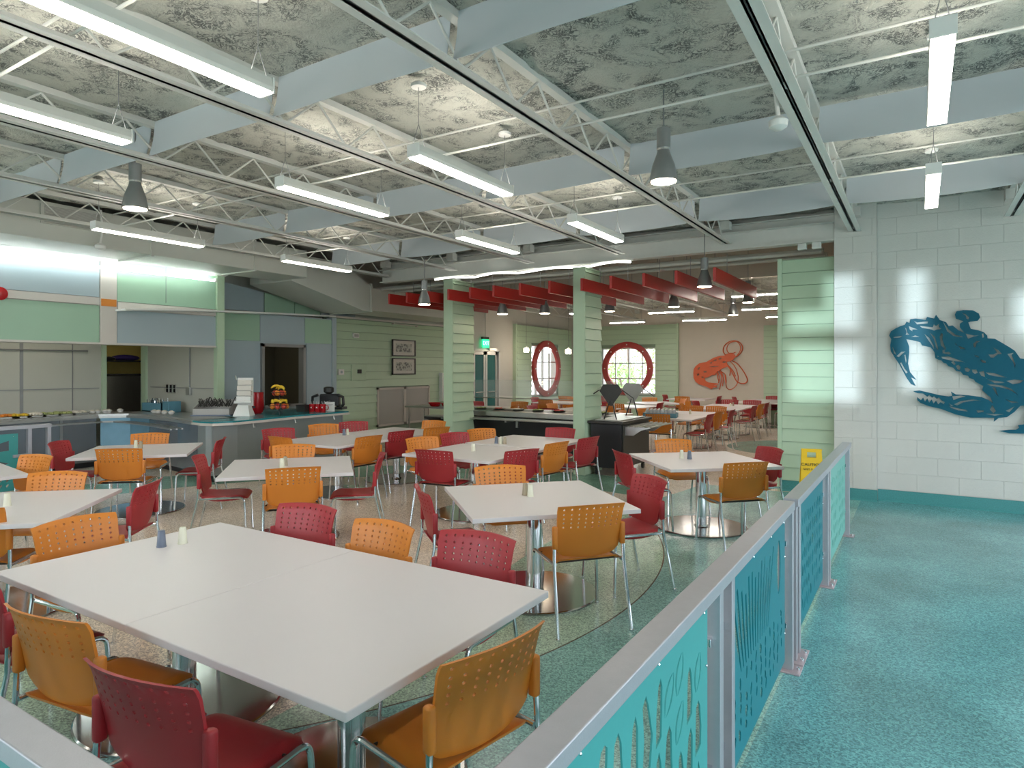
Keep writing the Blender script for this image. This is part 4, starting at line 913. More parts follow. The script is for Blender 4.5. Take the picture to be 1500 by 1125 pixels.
obj('guard_rail', MB().tube([(-1.66, -.43, 1.16), (1.66, -.43, 1.16)], .008, 6), M['steel'], t)
for x in (-1.6, 1.6):
    for y in (-.3, .35): obj('caster', MB().lathe([(.02, 0), (.05, .01), (.05, .09), (.02, .10)], 12, (x, y, 0)), M['dark'], t)
for i in range(7):
    p = Vector((-7.6 + i * .45, 10.88, .904)); b = thing('salad_pan', 'small pan of salad in the steel top of the bar, %s from left' % qn[i], 'food pan', p, 0, 'pans in the salad bar')
    obj('pan', MB().lathe([(.1, 0), (.13, .025), (.12, .025), (.1, .01)], 14), M['steel'], b, True); f_ = MB()
    for q in range(8): f_.ball((random.uniform(-.07, .07), random.uniform(-.07, .07), .025), .03, 6, (1, 1, .6))
    o = obj('food', f_, M[('food_g', 'apple', 'food_w')[i % 3]], b, True); o['kind'] = 'stuff'
# black wheeled cart
t = thing('black_cart', 'black wheeled food cart with guard in front of the second pier', 'cart', (-4.28, 10.25, 0), R(90))
obj('body', MB().bbox((-.62, -.27, .13), (.60, .27, .84), .01), M['black'], t)
obj('side_panel', MB().bbox((-.58, -.285, .15), (.58, -.27, .82), .004), M['dark'], t)
obj('top', MB().bbox((-.66, -.31, .84), (.66, .31, .885), .008), M['dark'], t)
obj('well', MB().bbox((-.55, -.22, .885), (.55, .22, .9)), M['steel'], t)
for k_ in range(5): obj('slide_bar', MB().box((-.58, -.38 - .085 * k_, .80), (.50, -.355 - .085 * k_, .815)), M['steel'], t)
for x in (-.5, .45): obj('bracket', MB().add([(x-.012,-.28,.80),(x-.012,-.74,.80),(x-.012,-.55,.75),(x-.012,-.42,.66),(x-.012,-.28,.66),(x+.012,-.28,.80),(x+.012,-.74,.80),(x+.012,-.55,.75),(x+.012,-.42,.66),(x+.012,-.28,.66)], [(0,1,2,3,4),(9,8,7,6,5)] + [(i, (i+1) % 5, 5+(i+1) % 5, 5+i) for i in range(5)]), M['steel'], t)
for k_, (x, y) in enumerate(((-.52, -.2), (.5, -.2), (-.52, .2), (.5, .2))):
    c_ = obj('caster', MB().lathe([(.03, -.02), (.055, -.015), (.055, .015), (.03, .02)], 16), M['black'], t, True); c_.matrix_local = frame_m(Vector((x, y, .055)), (1, 0, 0), (0, 0, 1))
    obj('fork', MB().box((x - .03, y - .03, .09), (x + .03, y + .03, .13)), M['dark'], t)
HX = [(-.02, 1.12), (-.20, 1.36), (-.13, 1.47), (.13, 1.47), (.20, 1.36), (.02, 1.12)]
for i, x in enumerate((-.42, .52)):
    obj('guard_end', MB().add([(x - .004, y, z) for y, z in HX] + [(x + .004, y, z) for y, z in HX], [(0,1,2,3,4,5),(11,10,9,8,7,6)] + [(i_, (i_+1) % 6, 6+(i_+1) % 6, 6+i_) for i_ in range(6)]), M['dark'] if i == 0 else M['grille'], t)
    obj('guard_leg', MB().tube([(x, -.10, .9), (x, -.02, 1.2)], .01, 6).tube([(x, .12, .9), (x, .02, 1.2)], .01, 6), M['black'], t)
    obj('guard_strut', MB().tube([(x, -.2, 1.38), (x, -.40, 1.25)], .008, 6).tube([(x, .2, 1.38), (x, .40, 1.25)], .008, 6), M['black'], t)
for s_ in (-1, 1): obj('guard_glass', MB().add([(-.44,s_*.13,1.47),(.54,s_*.13,1.47),(.54,s_*.42,1.22),(-.44,s_*.42,1.22),(-.44,s_*.135,1.475),(.54,s_*.135,1.475),(.54,s_*.425,1.225),(-.44,s_*.425,1.225)], [(0,1,2,3),(7,6,5,4),(0,4,5,1),(1,5,6,2),(2,6,7,3),(3,7,4,0)]), M['glass'], t)

# ------------------------------------------------------------------ chairs
def seat_mesh(m):
    vs = []; nx, ny = 12, 12
    def top(u, v):     # u,v in -1..1
        x = .235 * u * (1 - .06 * max(0, v) ** 2 ); y = .02 + .225 * v
        z = .475 - .012 * (1 - u * u) * (1 - v * v) + .012 * max(0, -v) ** 3
        if v > .6: z -= .035 * ((v - .6) / .4) ** 2
        if abs(u) > .8: z -= (.012 + .030 * (1 - v * v)) * ((abs(u) - .8) / .2) ** 1.6
        return (x, y, z)
    for j in range(ny + 1):
        for i in range(nx + 1):
            u = -1 + 2 * i / nx; v = -1 + 2 * j / ny
            cu = math.copysign(abs(u) ** .85, u); cv_ = math.copysign(abs(v) ** .85, v)
            if abs(cu) > .82 and abs(cv_) > .82:
                k_ = 1 - .10 * (abs(cu) - .82) / .18 * (abs(cv_) - .82) / .18; cu *= k_; cv_ *= k_
            vs.append(top(cu, cv_))
    N = len(vs); fs = [(j*(nx+1)+i, j*(nx+1)+i+1, (j+1)*(nx+1)+i+1, (j+1)*(nx+1)+i) for j in range(ny) for i in range(nx)]
    vs += [(x * .985, .02 + (y - .02) * .985, z - .011) for x, y, z in vs]
    b = [tuple(N + q for q in f[::-1]) for f in fs]; rim = []
    edge = [i for i in range(nx + 1)] + [(j+1)*(nx+1)+nx for j in range(ny)] + [ny*(nx+1)+i for i in range(nx - 1, -1, -1)] + [j*(nx+1) for j in range(ny - 1, 0, -1)]
    for a, c_ in zip(edge, edge[1:] + edge[:1]): rim.append((a, a + N, c_ + N, c_))
    return mesh_of(MB().add(vs, fs + b + rim), 'seat', m, True, 40)
def back_mesh(m, holes=True):
    # surface param: u -1..1 , z .50 .. .84
    def S(u, z, off=0):
        h = (z - .50) / .34
        halfw = .228 + .012 * max(0, h - .45) / .55
        if z < .56: halfw = .228 - .05 * ((.56 - z) / .06) ** 2
        x = halfw * u
        y = -.185 - .075 * h - .02 * h * h + .052 * u * u * (.5 + .5 * h) - off
        if h > .93: y -= .012 * (h - .93) / .07
        zz = z + .012 * (1 - u * u) * (h > .9) - (.014 * (1 - u * u) if z < .52 else 0)
        return (x, y, zz)
    ncol = 9; zrow = [.829 - .029 * k_ for k_ in range(6)]     # cell limits for 5 hole rows
    us = [-1, -.93] + [-.93 + 1.86 * k_ / ncol for k_ in range(1, ncol)] + [.93, 1]
    zs = [.502, .515, .54, .565, .60, .64, .66] + zrow[::-1] + [.842]
    zs = sorted(set(zs)); V = []; F = []
    idx = {}
    def P(u, z):
        k_ = (round(u, 4), round(z, 4))
        if k_ not in idx: idx[k_] = len(V); V.append((u, z))
        return idx[k_]
    rimloops = []
    for a in range(len(us) - 1):
        for b in range(len(zs) - 1):
            u0, u1, z0, z1 = us[a], us[a+1], zs[b], zs[b+1]
            ishole = holes and z0 >= zrow[-1] - 1e-6 and z1 <= zrow[0] + 1e-6 and -.931 <= u0 and u1 <= .931
            if not ishole: F.append((P(u0, z0), P(u1, z0), P(u1, z1), P(u0, z1))); continue
            cu, cz = (u0 + u1) / 2, (z0 + z1) / 2; ru, rz = .0072 / .235, .0072
            ring = []
            for k_ in range(8):
                an = pi / 4 * k_ - 3 * pi / 4; ring.append(len(V)); V.append((cu + ru * cos(an), cz + rz * sin(an)))
            co = [P(u0, z0), P(u1, z0), P(u1, z1), P(u0, z1)]
            for k_ in range(4):
                A_, B_ = co[k_], co[(k_+1) % 4]; r0, r1, r2 = ring[2*k_], ring[2*k_+1], ring[(2*k_+2) % 8]
                F.append((A_, B_, r1)); F.append((A_, r1, r0)); F.append((B_, r2, r1))
            rimloops.append(ring)
    n = len(V); vs = [S(u, z) for u, z in V] + [S(u, z, .011) for u, z in V]
    fs = F + [tuple(n + q for q in f[::-1]) for f in F]
    for r_ in rimloops: fs += [(r_[k_], r_[(k_+1) % 8], n + r_[(k_+1) % 8], n + r_[k_]) for k_ in range(8)]
    from collections import Counter
    cnt = Counter()
    for f in F:
        for i in range(len(f)): cnt[tuple(sorted((f[i], f[(i+1) % len(f)])))] += 1
    hole_e = set(tuple(sorted((r_[k_], r_[(k_+1) % 8]))) for r_ in rimloops for k_ in range(8))
    for (a, b), c_ in cnt.items():
        if c_ == 1 and (a, b) not in hole_e: fs.append((a, b, n + b, n + a))
    return mesh_of(MB().add(vs, fs), 'backrest', m, True, 38)
def bend(p0, p1, p2, r, n=5):
    p0, p1, p2 = map(Vector, (p0, p1, p2)); a = (p0 - p1).normalized(); b = (p2 - p1).normalized()
    return [p0] + [(p1 + a * r) * (1 - t) ** 2 + p1 * 2 * t * (1 - t) + (p1 + b * r) * t * t for t in [i / n for i in range(n + 1)]] + [p2]
LEGR, LEGF = [], []
for s in (-1, 1):
    LEGR.append(mesh_of(MB().tube([(s*.262, -.30, 0), (s*.252, -.205, .45), (s*.246, -.198, .66)], .0115, 10).lathe([(.015, 0), (.015, .012)], 10, (s*.262, -.30, 0)), 'leg', M['chrome'], True))
    LEGF.append(mesh_of(MB().tube(bend((s*.262, .235, 0), (s*.245, .215, .455), (s*.243, -.20, .452), .055), .0115, 10).lathe([(.015, 0), (.015, .012)], 10, (s*.262, .235, 0)), 'leg', M['chrome'], True))
XB = mesh_of(MB().tube([(-.245, -.12, .447), (.245, -.12, .447)], .009, 8).tube([(-.243, .12, .447), (.243, .12, .447)], .009, 8), 'crossbar', M['dark'], True)
BR = {}
def chair_proto(col):
    t = thing('dining_chair', 'x', 'chair', (0, 0, -50), 0, 'perforated dining chairs')
    m = M[col]
    obj('seat', seat_mesh(m), None, t); obj('backrest', back_mesh(m), None, t)
    for s in (-1, 1):
        obj('bracket', MB().bbox((s*.244 - .017, -.216, .555), (s*.244 + .017, -.178, .705), .010), m, t, True, 60)
    for q in (0, 1):
        obj('leg', LEGR[q], None, t, label='chrome rear leg'); obj('leg', LEGF[q], None, t, label='chrome front leg')
    obj('crossbar', XB, None, t, label='dark under-seat crossbars')
    return t
PROTO = {'o': chair_proto('orange'), 'r': chair_proto('red')}; used = {'o': False, 'r': False}
CN = {'o': 'orange', 'r': 'red'}
def chair(c_, bx, by, face, where, local_back=True):
    a = R(face); x, y = (bx + .27 * cos(a), by + .27 * sin(a)) if local_back else (bx, by)
    lab = '%s perforated chair %s' % (CN[c_], where)
    if used[c_]: return dup(PROTO[c_], (x, y, 0), a - pi / 2, lab)
    used[c_] = True; p_ = PROTO[c_]; p_.location = (x, y, 0); p_.rotation_euler = (0, 0, a - pi / 2); p_['label'] = lab; return p_
T1n, T2n, T3n = 'of the nearest long table', 'of the square table just behind the nearest one', 'of the square table beside the railing'
T4n, T5n, T6n = 'of the square table left of centre', 'of the table at the left edge', 'of the table before the steel counter'
T7n, T8n = 'of the long table by the salad bar', 'of the long table by the fruit counter'
for c_ in [
 ('o', -1.16, 1.78, 169, 'at the right end ' + T1n), ('r', -1.96, 1.01, 98, 'at the near side, right one, ' + T1n), ('o', -2.73, 1.08, 98, 'at the near side, middle one, ' + T1n),
 ('r', -3.52, 1.10, 95, 'at the near side, cut off left, ' + T1n), ('o', -4.26, 1.87, 6, 'at the left end ' + T1n), ('r', -3.37, 2.88, -83, 'at the far side, left one, ' + T1n),
 ('o', -2.62, 2.80, -93, 'at the far side, middle one, ' + T1n), ('r', -2.02, 2.88, -88, 'at the far side, right one, ' + T1n),
 ('r', -3.16, 3.72, 50, 'at the left side ' + T2n), ('o', -3.26, 4.96, -43, 'at the far side ' + T2n), ('o', -1.81, 3.88, 140, 'at the near side ' + T2n), ('r', -1.86, 5.12, 233, 'at the right side ' + T2n),
 ('o', -2.63, 7.93, -49, 'at the far side ' + T3n), ('r', -1.40, 7.69, 224, 'at the right side ' + T3n), ('o', -1.38, 6.40, 136, 'at the near side ' + T3n), ('r', -2.74, 6.50, 45, 'at the left side ' + T3n),
 ('o', -6.18, 5.05, -46, 'at the far side ' + T4n), ('o', -4.76, 3.88, 143, 'at the near side ' + T4n), ('r', -6.20, 3.85, 47, 'at the left side ' + T4n), ('r', -4.72, 4.98, 222, 'at the right side ' + T4n),
 ('o', -8.91, 4.88, -44, 'at the far side ' + T6n), ('o', -7.52, 3.75, 133, 'at the near side ' + T6n), ('r', -8.84, 3.70, 42, 'at the left side ' + T6n), ('r', -7.50, 5.02, 226, 'at the right side ' + T6n),
 ('o', -6.26, 2.65, -53, 'at the far side ' + T5n), ('r', -5.12, 2.82, 220, 'at the right side ' + T5n), ('o', -5.17, 1.62, 131, 'tucked under the near side ' + T5n), ('o', -7.66, 3.05, -78, 'at the cut-off table by the turquoise railing'),
 ('r', -4.49, 5.50, 97, 'at the near end ' + T7n), ('o', -5.44, 6.44, -19, 'at the left side, nearest, ' + T7n), ('r', -5.44, 7.12, -17, 'at the left side, second, ' + T7n), ('o', -5.46, 7.80, -24, 'at the left side, farthest, ' + T7n),
 ('r', -4.52, 8.56, -86, 'at the far end ' + T7n), ('r', -3.60, 7.64, 172, 'at the right side, farthest, ' + T7n), ('o', -3.68, 6.92, 172, 'at the right side, second, ' + T7n), ('r', -3.67, 6.08, 160, 'at the right side, nearest, ' + T7n),
 ('r', -8.03, 6.26, -20, 'at the left side, nearest, ' + T8n), ('o', -7.06, 5.50, 88, 'at the near end ' + T8n), ('o', -8.03, 7.12, -27, 'at the left side, second, ' + T8n), ('r', -7.98, 7.72, -33, 'at the left side, farthest, ' + T8n),
 ('o', -6.11, 6.23, 179, 'at the right side, nearest, ' + T8n), ('r', -6.22, 6.98, 173, 'at the right side, second, ' + T8n), ('o', -6.95, 8.60, -86, 'at the far end ' + T8n), ('o', -6.13, 7.66, 165, 'at the right side, farthest, ' + T8n)]:
    chair(*c_)

# ------------------------------------------------------------------ tables
top_sq = mesh_of(MB().bbox((-.6095, -.6095, .708), (.6095, .6095, .74), .004), 'tabletop', M['laminate'])
edge_m = M['laminate']
base_me = mesh_of(MB().lathe([(.02, 0), (.485, 0), (.49, .004), (.49, .012), (.482, .018), (.075, .0205), (.07, .04), (.055, .04)], 64), 'base', M['base_chrome'], True, 12)
col_me = mesh_of(MB().lathe([(.058, .03), (.058, .69), (.09, .70), (.09, .708)], 28), 'column', M['chrome'], True, 30)
spider = mesh_of(MB().box((-.4, -.03, .695), (.4, .03, .708)).box((-.03, -.4, .695), (.03, .4, .708)), 'top_bracket', M['dark'])
tproto = [None]
def table(x, y, rot, label, group='white dining tables'):
    if tproto[0] is None:
        t = thing('dining_table', label, 'table', (x, y, 0), R(rot), group)
        obj('tabletop', top_sq, None, t); obj('base', base_me, None, t, label='round chrome floor plate'); obj('column', col_me, None, t, label='chrome column'); obj('top_bracket', spider, None, t)
        tproto[0] = t; return t
    return dup(tproto[0], (x, y, 0), R(rot), label, group)
table(-2.025, 1.95, 0, 'white square table, right half of the nearest long table'); table(-3.245, 1.95, 0, 'white square table, left half of the nearest long table')
table(-2.54, 4.36, 46.9, 'white square table just behind the nearest long table, right of centre'); table(-2.03, 7.11, 41.5, 'white square table farthest right, beside the railing')
table(-5.46, 4.41, 47.8, 'white square table left of centre, before the grey counter'); table(-8.08, 4.30, 49.9, 'white square table in front of the blue steel counter')
table(-5.65, 1.98, 43, 'white square table at the left edge behind the nearest one'); table(-7.80, 2.24, -8, 'white table cut off by the left picture edge')
table(-4.52, 6.34, 1, 'white table, near half of the long one by the salad bar'); table(-4.55, 7.62, 0, 'white table, far half of the long one by the salad bar')
table(-6.90, 6.38, 2, 'white table, near half of the long one by the fruit counter'); table(-6.92, 7.61, 0, 'white table, far half of the long one by the fruit counter')
# far room tables and chairs
far_t = [(-4.32, 13.0, 0, 'the bottle crate table'), (-4.34, 14.25, 0, None), (-4.25, 16.4, 2, 'the middle right table'), (-4.25, 17.63, 2, None), (-3.95, 20.0, 0, 'the table nearest the lobster wall'), (-3.95, 21.22, 0, None),
         (-6.45, 16.0, 0, 'the table before the round window'), (-6.42, 17.9, 45, None), (-6.9, 13.4, 0, 'the table behind the black cart'), (-6.9, 14.63, 0, None), (-9.2, 13.6, 20, 'the table behind the salad bar'),
         (-8.9, 16.8, 0, 'the table near the side window'), (-6.3, 20.9, 0, 'the table below the round window'), (-9.5, 19.2, 0, 'the table in the far left corner')]
dn = {1: 'back half of the bottle crate table', 3: 'back half of the middle right table', 5: 'back half of the table nearest the lobster wall', 7: 'turned table behind the one before the round window', 9: 'back half of the table behind the black cart'}
for i, (x, y, r_, nm) in enumerate(far_t):
    table(x, y, r_, 'white far-room table: ' + (nm or dn[i]), 'far room tables')
fc = [('r', -3.42, 12.75, 180, 'right side near, bottle crate table'), ('o', -3.45, 13.5, 176, 'right side second, bottle crate table'), ('r', -3.38, 14.3, 185, 'right side far, bottle crate table'), ('o', -4.3, 12.1, 95, 'near end, bottle crate table'),
      ('o', -5.25, 12.6, 5, 'left side near, bottle crate table'), ('o', -5.2, 13.6, -8, 'left side far, bottle crate table'), ('o', -4.5, 15.2, -95, 'far end, bottle crate table, left'), ('o', -4.0, 15.28, -90, 'far end, bottle crate table, right'),
      ('r', -3.3, 16.1, 180, 'right side near, middle right table'), ('o', -3.3, 16.9, 175, 'right side second, middle right table'), ('r', -3.3, 17.6, 182, 'right side far, middle right table'), ('r', -4.5, 18.6, -92, 'far end, middle right table, left'), ('r', -3.9, 18.6, -88, 'far end, middle right table, right'),
      ('o', -5.15, 16.2, 8, 'left side near, middle right table'), ('r', -5.15, 17.4, -5, 'left side far, middle right table'), ('o', -3.0, 19.8, 180, 'right side, table nearest lobster wall'), ('r', -4.85, 20.4, 0, 'left side, table nearest lobster wall'), ('r', -3.9, 21.7, -90, 'far end, table nearest lobster wall'),
      ('o', -6.45, 15.05, 92, 'near side, table before round window'), ('r', -5.6, 16.1, 180, 'right side, table before round window'), ('o', -5.7, 18.3, 215, 'right side, turned table'), ('r', -7.3, 16.3, 5, 'left side, table before round window'), ('o', -6.9, 18.7, -50, 'far side, turned table'),
      ('r', -6.9, 12.5, 88, 'near end, table behind the black cart'), ('o', -6.0, 13.0, 182, 'right side near, table behind the black cart'), ('o', -6.0, 13.9, 175, 'right side far, table behind the black cart'), ('r', -7.85, 13.3, 0, 'left side near, table behind the black cart'), ('o', -7.8, 14.2, -6, 'left side far, table behind the black cart'), ('r', -6.9, 15.6, -90, 'far end, table behind the black cart'),
      ('o', -9.5, 12.6, 100, 'near side, table behind the salad bar'), ('r', -9.95, 14.0, -20, 'left side, table behind the salad bar'), ('o', -8.9, 14.55, -80, 'far side, table behind the salad bar'), ('o', -8.25, 13.3, 190, 'right side, table behind the salad bar'),
      ('o', -8.9, 15.85, 90, 'near side, table near the side window'), ('r', -9.8, 16.8, 0, 'left side, table near the side window'), ('r', -8.0, 16.9, 180, 'right side, table near the side window'), ('o', -8.9, 17.75, -90, 'far side, table near the side window'),
      ('r', -5.35, 20.9, 180, 'right side, table below round window'), ('o', -6.3, 19.95, 90, 'near side, table below round window'), ('r', -7.2, 20.9, 0, 'left side, table below round window'), ('o', -9.5, 18.2, 90, 'near side, far left corner table'), ('r', -8.6, 19.2, 180, 'right side, far left corner table'), ('r', -9.5, 20.15, -90, 'far side, far left corner table')]
for c_ in fc: o = chair(c_[0], c_[1], c_[2], c_[3], 'in far room, ' + c_[4]); o['group'] = 'far room chairs'

# shakers
def shaker(px, py, kind, where, z=.74):
    p = W(px, py, z=z); m = {'g': 'blue_plastic', 'c': 'cream_plastic', 't': 'tan_plastic'}[kind]
    t = thing('shaker', '%s shaker %s' % ({'g': 'slate grey', 'c': 'cream', 't': 'tan'}[kind], where), 'shaker', p, 0, 'table shakers')
    obj('body', MB().lathe([(.0245, 0), (.0250, .004), (.019, .085), (.016, .088)], 20), M[m], t, True, 50)
    obj('foot_ring', MB().lathe([(.0262, 0), (.0262, .006)], 20), M[m], t, True)
    obj('cap', MB().lathe([(.0178, .088), (.0165, .093), (.006, .094)], 16), M[m], t, True)
for s_ in ((236.5, 801, 'g', 'on the nearest long table'), (267.5, 796, 'c', 'on the nearest long table'), (769.5, 725, 't', 'on the square table just behind the nearest'), (777, 727, 'c', 'on the square table just behind the nearest'),
    (998.5, 671.5, 'c', 'on the table beside the railing'), (1010, 672.5, 'g', 'on the table beside the railing'), (413, 685, 'c', 'on the square table left of centre'), (418, 682, 't', 'on the square table left of centre'),
    (10.5, 741, 'c', 'on the table at the left edge'), (199, 655.5, 'c', 'on the table before the steel counter'), (206, 657, 't', 'on the table before the steel counter'), (727, 649.5, 'g', 'on the table by the salad bar'),
    (734, 650, 'c', 'on the table by the salad bar, far half'), (739.5, 650.5, 't', 'on the table by the salad bar'), (693.5, 661, 'c', 'on the table by the salad bar, near half'), (504, 637.5, 'g', 'on the table by the fruit counter'), (509, 637, 'c', 'on the table by the fruit counter'),
    (1011, 606.5, 'c', 'beside the bottle crate in the far room'), (1070, 595.5, 'c', 'on the middle right far-room table'), (1074, 594.5, 't', 'on the middle right far-room table')): shaker(*s_)
# bottle crates in the far room
def crate(x, y, z, n1, n2, rz, label, m='crate'):
    t = thing('bottle_crate', label, 'crate', (x, y, z), rz)
    w_, d_ = n1 * .075 / 2 + .03, n2 * .075 / 2 + .03
    obj('tub', MB().box((-w_, -d_, 0), (w_, d_, .015)).box((-w_, -d_, 0), (w_, -d_ + .01, .09)).box((-w_, d_ - .01, 0), (w_, d_, .09)).box((-w_, -d_, 0), (-w_ + .01, d_, .09)).box((w_ - .01, -d_, 0), (w_, d_, .09)), M[m], t)
    return t
bme = mesh_of(MB().lathe([(.028, 0), (.031, .01), (.031, .10), (.013, .135)], 10), 'body', M['bottle'], True); cme = mesh_of(MB().lathe([(.015, .135), (.015, .155)], 8), 'cap', M['white'], True)
def crate_full(x, y, z, n1, n2, rz, label, m, what):
    crate(x, y, z, n1, n2, rz, label, m)
    for i in range(n1):
        for j in range(n2):
            u, v = (i - (n1-1)/2) * .075, (j - (n2-1)/2) * .075
            b = thing('water_bottle', 'clear water bottle with white cap in the %s' % what, 'bottle', (x + u*cos(rz) - v*sin(rz), y + u*sin(rz) + v*cos(rz), z + .016), 0, 'bottles in the ' + what)
            obj('body', bme, None, b); obj('cap', cme, None, b)
crate_full(-4.45, 12.72, .742, 8, 4, R(12), 'blue crate of water bottles on the near far-room table', 'crate', 'blue crate')
st_ = thing('low_stand', 'low white stand carrying a second bottle crate beside the far table', 'stand', (-4.95, 12.0, 0), R(12))
obj('shelf', MB().bbox((-.36, -.2, .42), (.36, .2, .45)), M['white'], st_); obj('skirt', MB().box((-.34, -.18, .30), (.34, .18, .42)), M['white'], st_)
for x in (-.32, .32):
    for y in (-.16, .16): obj('leg', MB().tube([(x, y, 0), (x, y, .42)], .012, 6), M['steel'], st_)
crate_full(-4.95, 12.0, .452, 7, 3, R(12), 'white crate of water bottles on the low stand', 'white', 'white crate')

# ------------------------------------------------------------------ railings with cut-out panels
RX = -.657
def slit(cx, cy, w_, h, lean=0, n=5):
    L_, R_ = [], []
    for i in range(n + 1):
        v = i / n; s = sin(pi * (.12 + .76 * v)) ; x = cx + lean * (v - .5) * h
        L_.append((x - w_ * s * .5, cy + (v - .5) * h)); R_.append((x + w_ * s * .5 * (.8 + .3 * v), cy + (v - .5) * h))
    return L_ + R_[::-1]
def fit(h, wd, ht):
    return [[(min(max(x, .03), wd - .03), min(max(y, .03), ht - .03)) for x, y in p] for p in h]
def reed(x, y0, h, w_, l1, l2):
    return [(x - w_*.5, y0), (x - w_*.42 + l1, y0 + h*.48), (x - w_*.30 + l2, y0 + h*.90), (x + w_*.05 + l2, y0 + h), (x + w_*.34 + l2, y0 + h*.84), (x + w_*.5 + l1, y0 + h*.42), (x + w_*.38, y0 + h*.07), (x, y0 + h*.03)]
def crescent(cx, cy, L_, w_, a, side):
    o_, i_ = [], []
    for k in range(9):
        t = -1 + k / 4; q = 1 - t * t
        o_.append((t * L_ / 2, side * (w_ * q + .004))); i_.append((t * L_ / 2, side * (w_ * .62 * q)))
    p = o_ + i_[::-1]
    return [(cx + x * cos(a) - y * sin(a), cy + x * sin(a) + y * cos(a)) for x, y in p]
def pan_reeds(wd, ht, rnd):
    hs = []; nx = int(wd / .105)
    for i in range(nx):
        x = .06 + (i + .5) * (wd - .12) / nx; y = .05 + rnd.uniform(0, .06); lean = rnd.uniform(-.012, .012)
        while y < ht - .15:
            if rnd.random() < .24:
                a = R(rnd.uniform(55, 75)); cx, cy = x, y + .075
                hs += [crescent(cx - .012, cy, .13, .034, a, 1), crescent(cx - .006, cy, .13, .030, a, -1)]; y += .155; continue
            h = min(rnd.uniform(.13, .27), ht - .085 - y); w_ = rnd.uniform(.050, .078)
            hs.append(reed(x, y, h, w_, lean + rnd.uniform(-.006, .006), rnd.uniform(-.012, .012))); y += h + rnd.uniform(.018, .032)
    return hs
def pan_anemone(wd, ht, rnd):
    hs = []; n = 13; bx0, by0 = wd * .42, ht * .40
    for i in range(n):
        a = R(112 - i * 44 / (n - 1)); L0, L1 = .10, .40 + .06 * sin(i * 1.7)
        d_ = Vector((cos(a), sin(a))); q = Vector((-d_.y, d_.x)); b0 = Vector((bx0 + (i - n / 2) * .046, by0)); w0, w1 = .005, .019
        e0, e1 = b0 + d_ * L0 * .3, b0 + d_ * min(L1, (ht - .10 - by0) / max(.3, d_.y)); mid = (e0 + e1) / 2 + q * .01
        hs.append([tuple(e0 + q * w0), tuple(mid + q * w1), tuple(e1 + q * w1 * .6), tuple(e1 - q * w1 * .6), tuple(mid - q * w1), tuple(e0 - q * w0)])
    hs.append([(wd * .86 + .05 * cos(a * pi / 8), ht * .70 + .15 * sin(a * pi / 8)) for a in range(16)])
    for r_ in range(5):
        for i in range(11):
            cx = .06 + (i + .5) * (wd - .12) / 11 + rnd.uniform(-.012, .012); cy = .07 + (r_ + .5) * (ht * .36 - .03) / 5 + rnd.uniform(-.006, .006)
            if rnd.random() < .12: continue
            hs.append(slit(cx, cy, rnd.uniform(.026, .052), .056 * rnd.uniform(.7, 1), rnd.uniform(-.5, .5), 3))
    return hs
def pan_kelp(wd, ht, rnd):
    hs = []; nx = 13
    for r_ in range(6):
        for i in range(nx):
            if rnd.random() < .1: continue
            cx = .06 + (i + .5) * (wd - .12) / nx; cy = .06 + (r_ + .5) * (ht - .18) / 6
            hs.append(slit(cx, cy + rnd.uniform(-.01, .01), rnd.uniform(.03, .06), (ht - .18) / 6 * rnd.uniform(.5, .86), rnd.uniform(-.35, .35), 4))
    return hs
def pan_mill(wd, ht, rnd):
    hs = []; c_ = Vector((wd * .42, ht * .66)); n = 11
    for i in range(n):
        a0, a1 = 2*pi*i/n + .07, 2*pi*(i+1)/n - .12; ra = .10
        def far(a):
            d_ = Vector((cos(a), sin(a))); ts = []
            if d_.x > 1e-3: ts.append((wd - .10 - c_.x) / d_.x)
            if d_.x < -1e-3: ts.append((.08 - c_.x) / d_.x)
            if d_.y > 1e-3: ts.append((ht - .07 - c_.y) / d_.y)
            if d_.y < -1e-3: ts.append((.30 - c_.y) / d_.y)
            return c_ + d_ * min(ts)
        if sin((a0 + a1) / 2) < -.95: continue
        hs.append([tuple(c_ + Vector((cos(a0), sin(a0))) * ra), tuple(far(a0)), tuple(far((a0*.35+a1*.65))), tuple(c_ + Vector((cos(a1), sin(a1))) * ra)])
    for i in range(12):
        for j in range(3): hs.append(slit(.08 + (i + .5) * (wd - .16) / 12, .07 + j * .07, .03, .04, .4, 3))
    return hs
def panel_yz(parent, x, y0, y1, z0, z1, fn, m, seed, out=1):
    rnd = random.Random(seed); wd, ht = y1 - y0, z1 - z0
    o = plate('panel', [(0, 0), (wd, 0), (wd, ht), (0, ht)], fit(fn(wd, ht, rnd), wd, ht), .006, m, frame_m(Vector((x, y0, z0)), (0, 1, 0), (0, 0, 1)), parent)
    for (u, v) in ((.06, ht - .035), (wd * .36, ht - .035), (wd * .68, ht - .035), (wd - .05, ht - .035), (wd - .02, ht * .72), (.03, ht * .4), (wd - .02, ht * .2)):
        obj('screw', MB().ball((x + out * .004, y0 + u, z0 + v), .0055, 6), M['chrome'], o, True)
    return o
def post(parent, y, m='rail'):
    obj('post', MB().bbox((-.698, y, .008), (-.618, y + .045, .925), .003), M[m], parent)
    obj('base_plate', MB().bbox((-.715, y - .04, 0), (-.575, y + .085, .010), .003), M['pink_plate'], parent)
    obj('anchor_bolt', MB().lathe([(.010, .01), (.010, .025), (.006, .028)], 8, (-.592, y + .022, 0)), M['chrome'], parent)
    for z in (.25, .72): obj('clip', MB().bbox((-.668, y - .022, z), (-.648, y + .002, z + .03), .002), M['chrome'], parent)
ra = thing('railing', 'silver railing section nearest the camera with turquoise and teal cut-out panels', 'railing')
obj('top_rail', MB().bbox((-.700, .577, .922), (-.613, 4.055, .970), .004), M['rail'], ra)
for y in (.64, 2.415, 2.59, 4.0): post(ra, y)
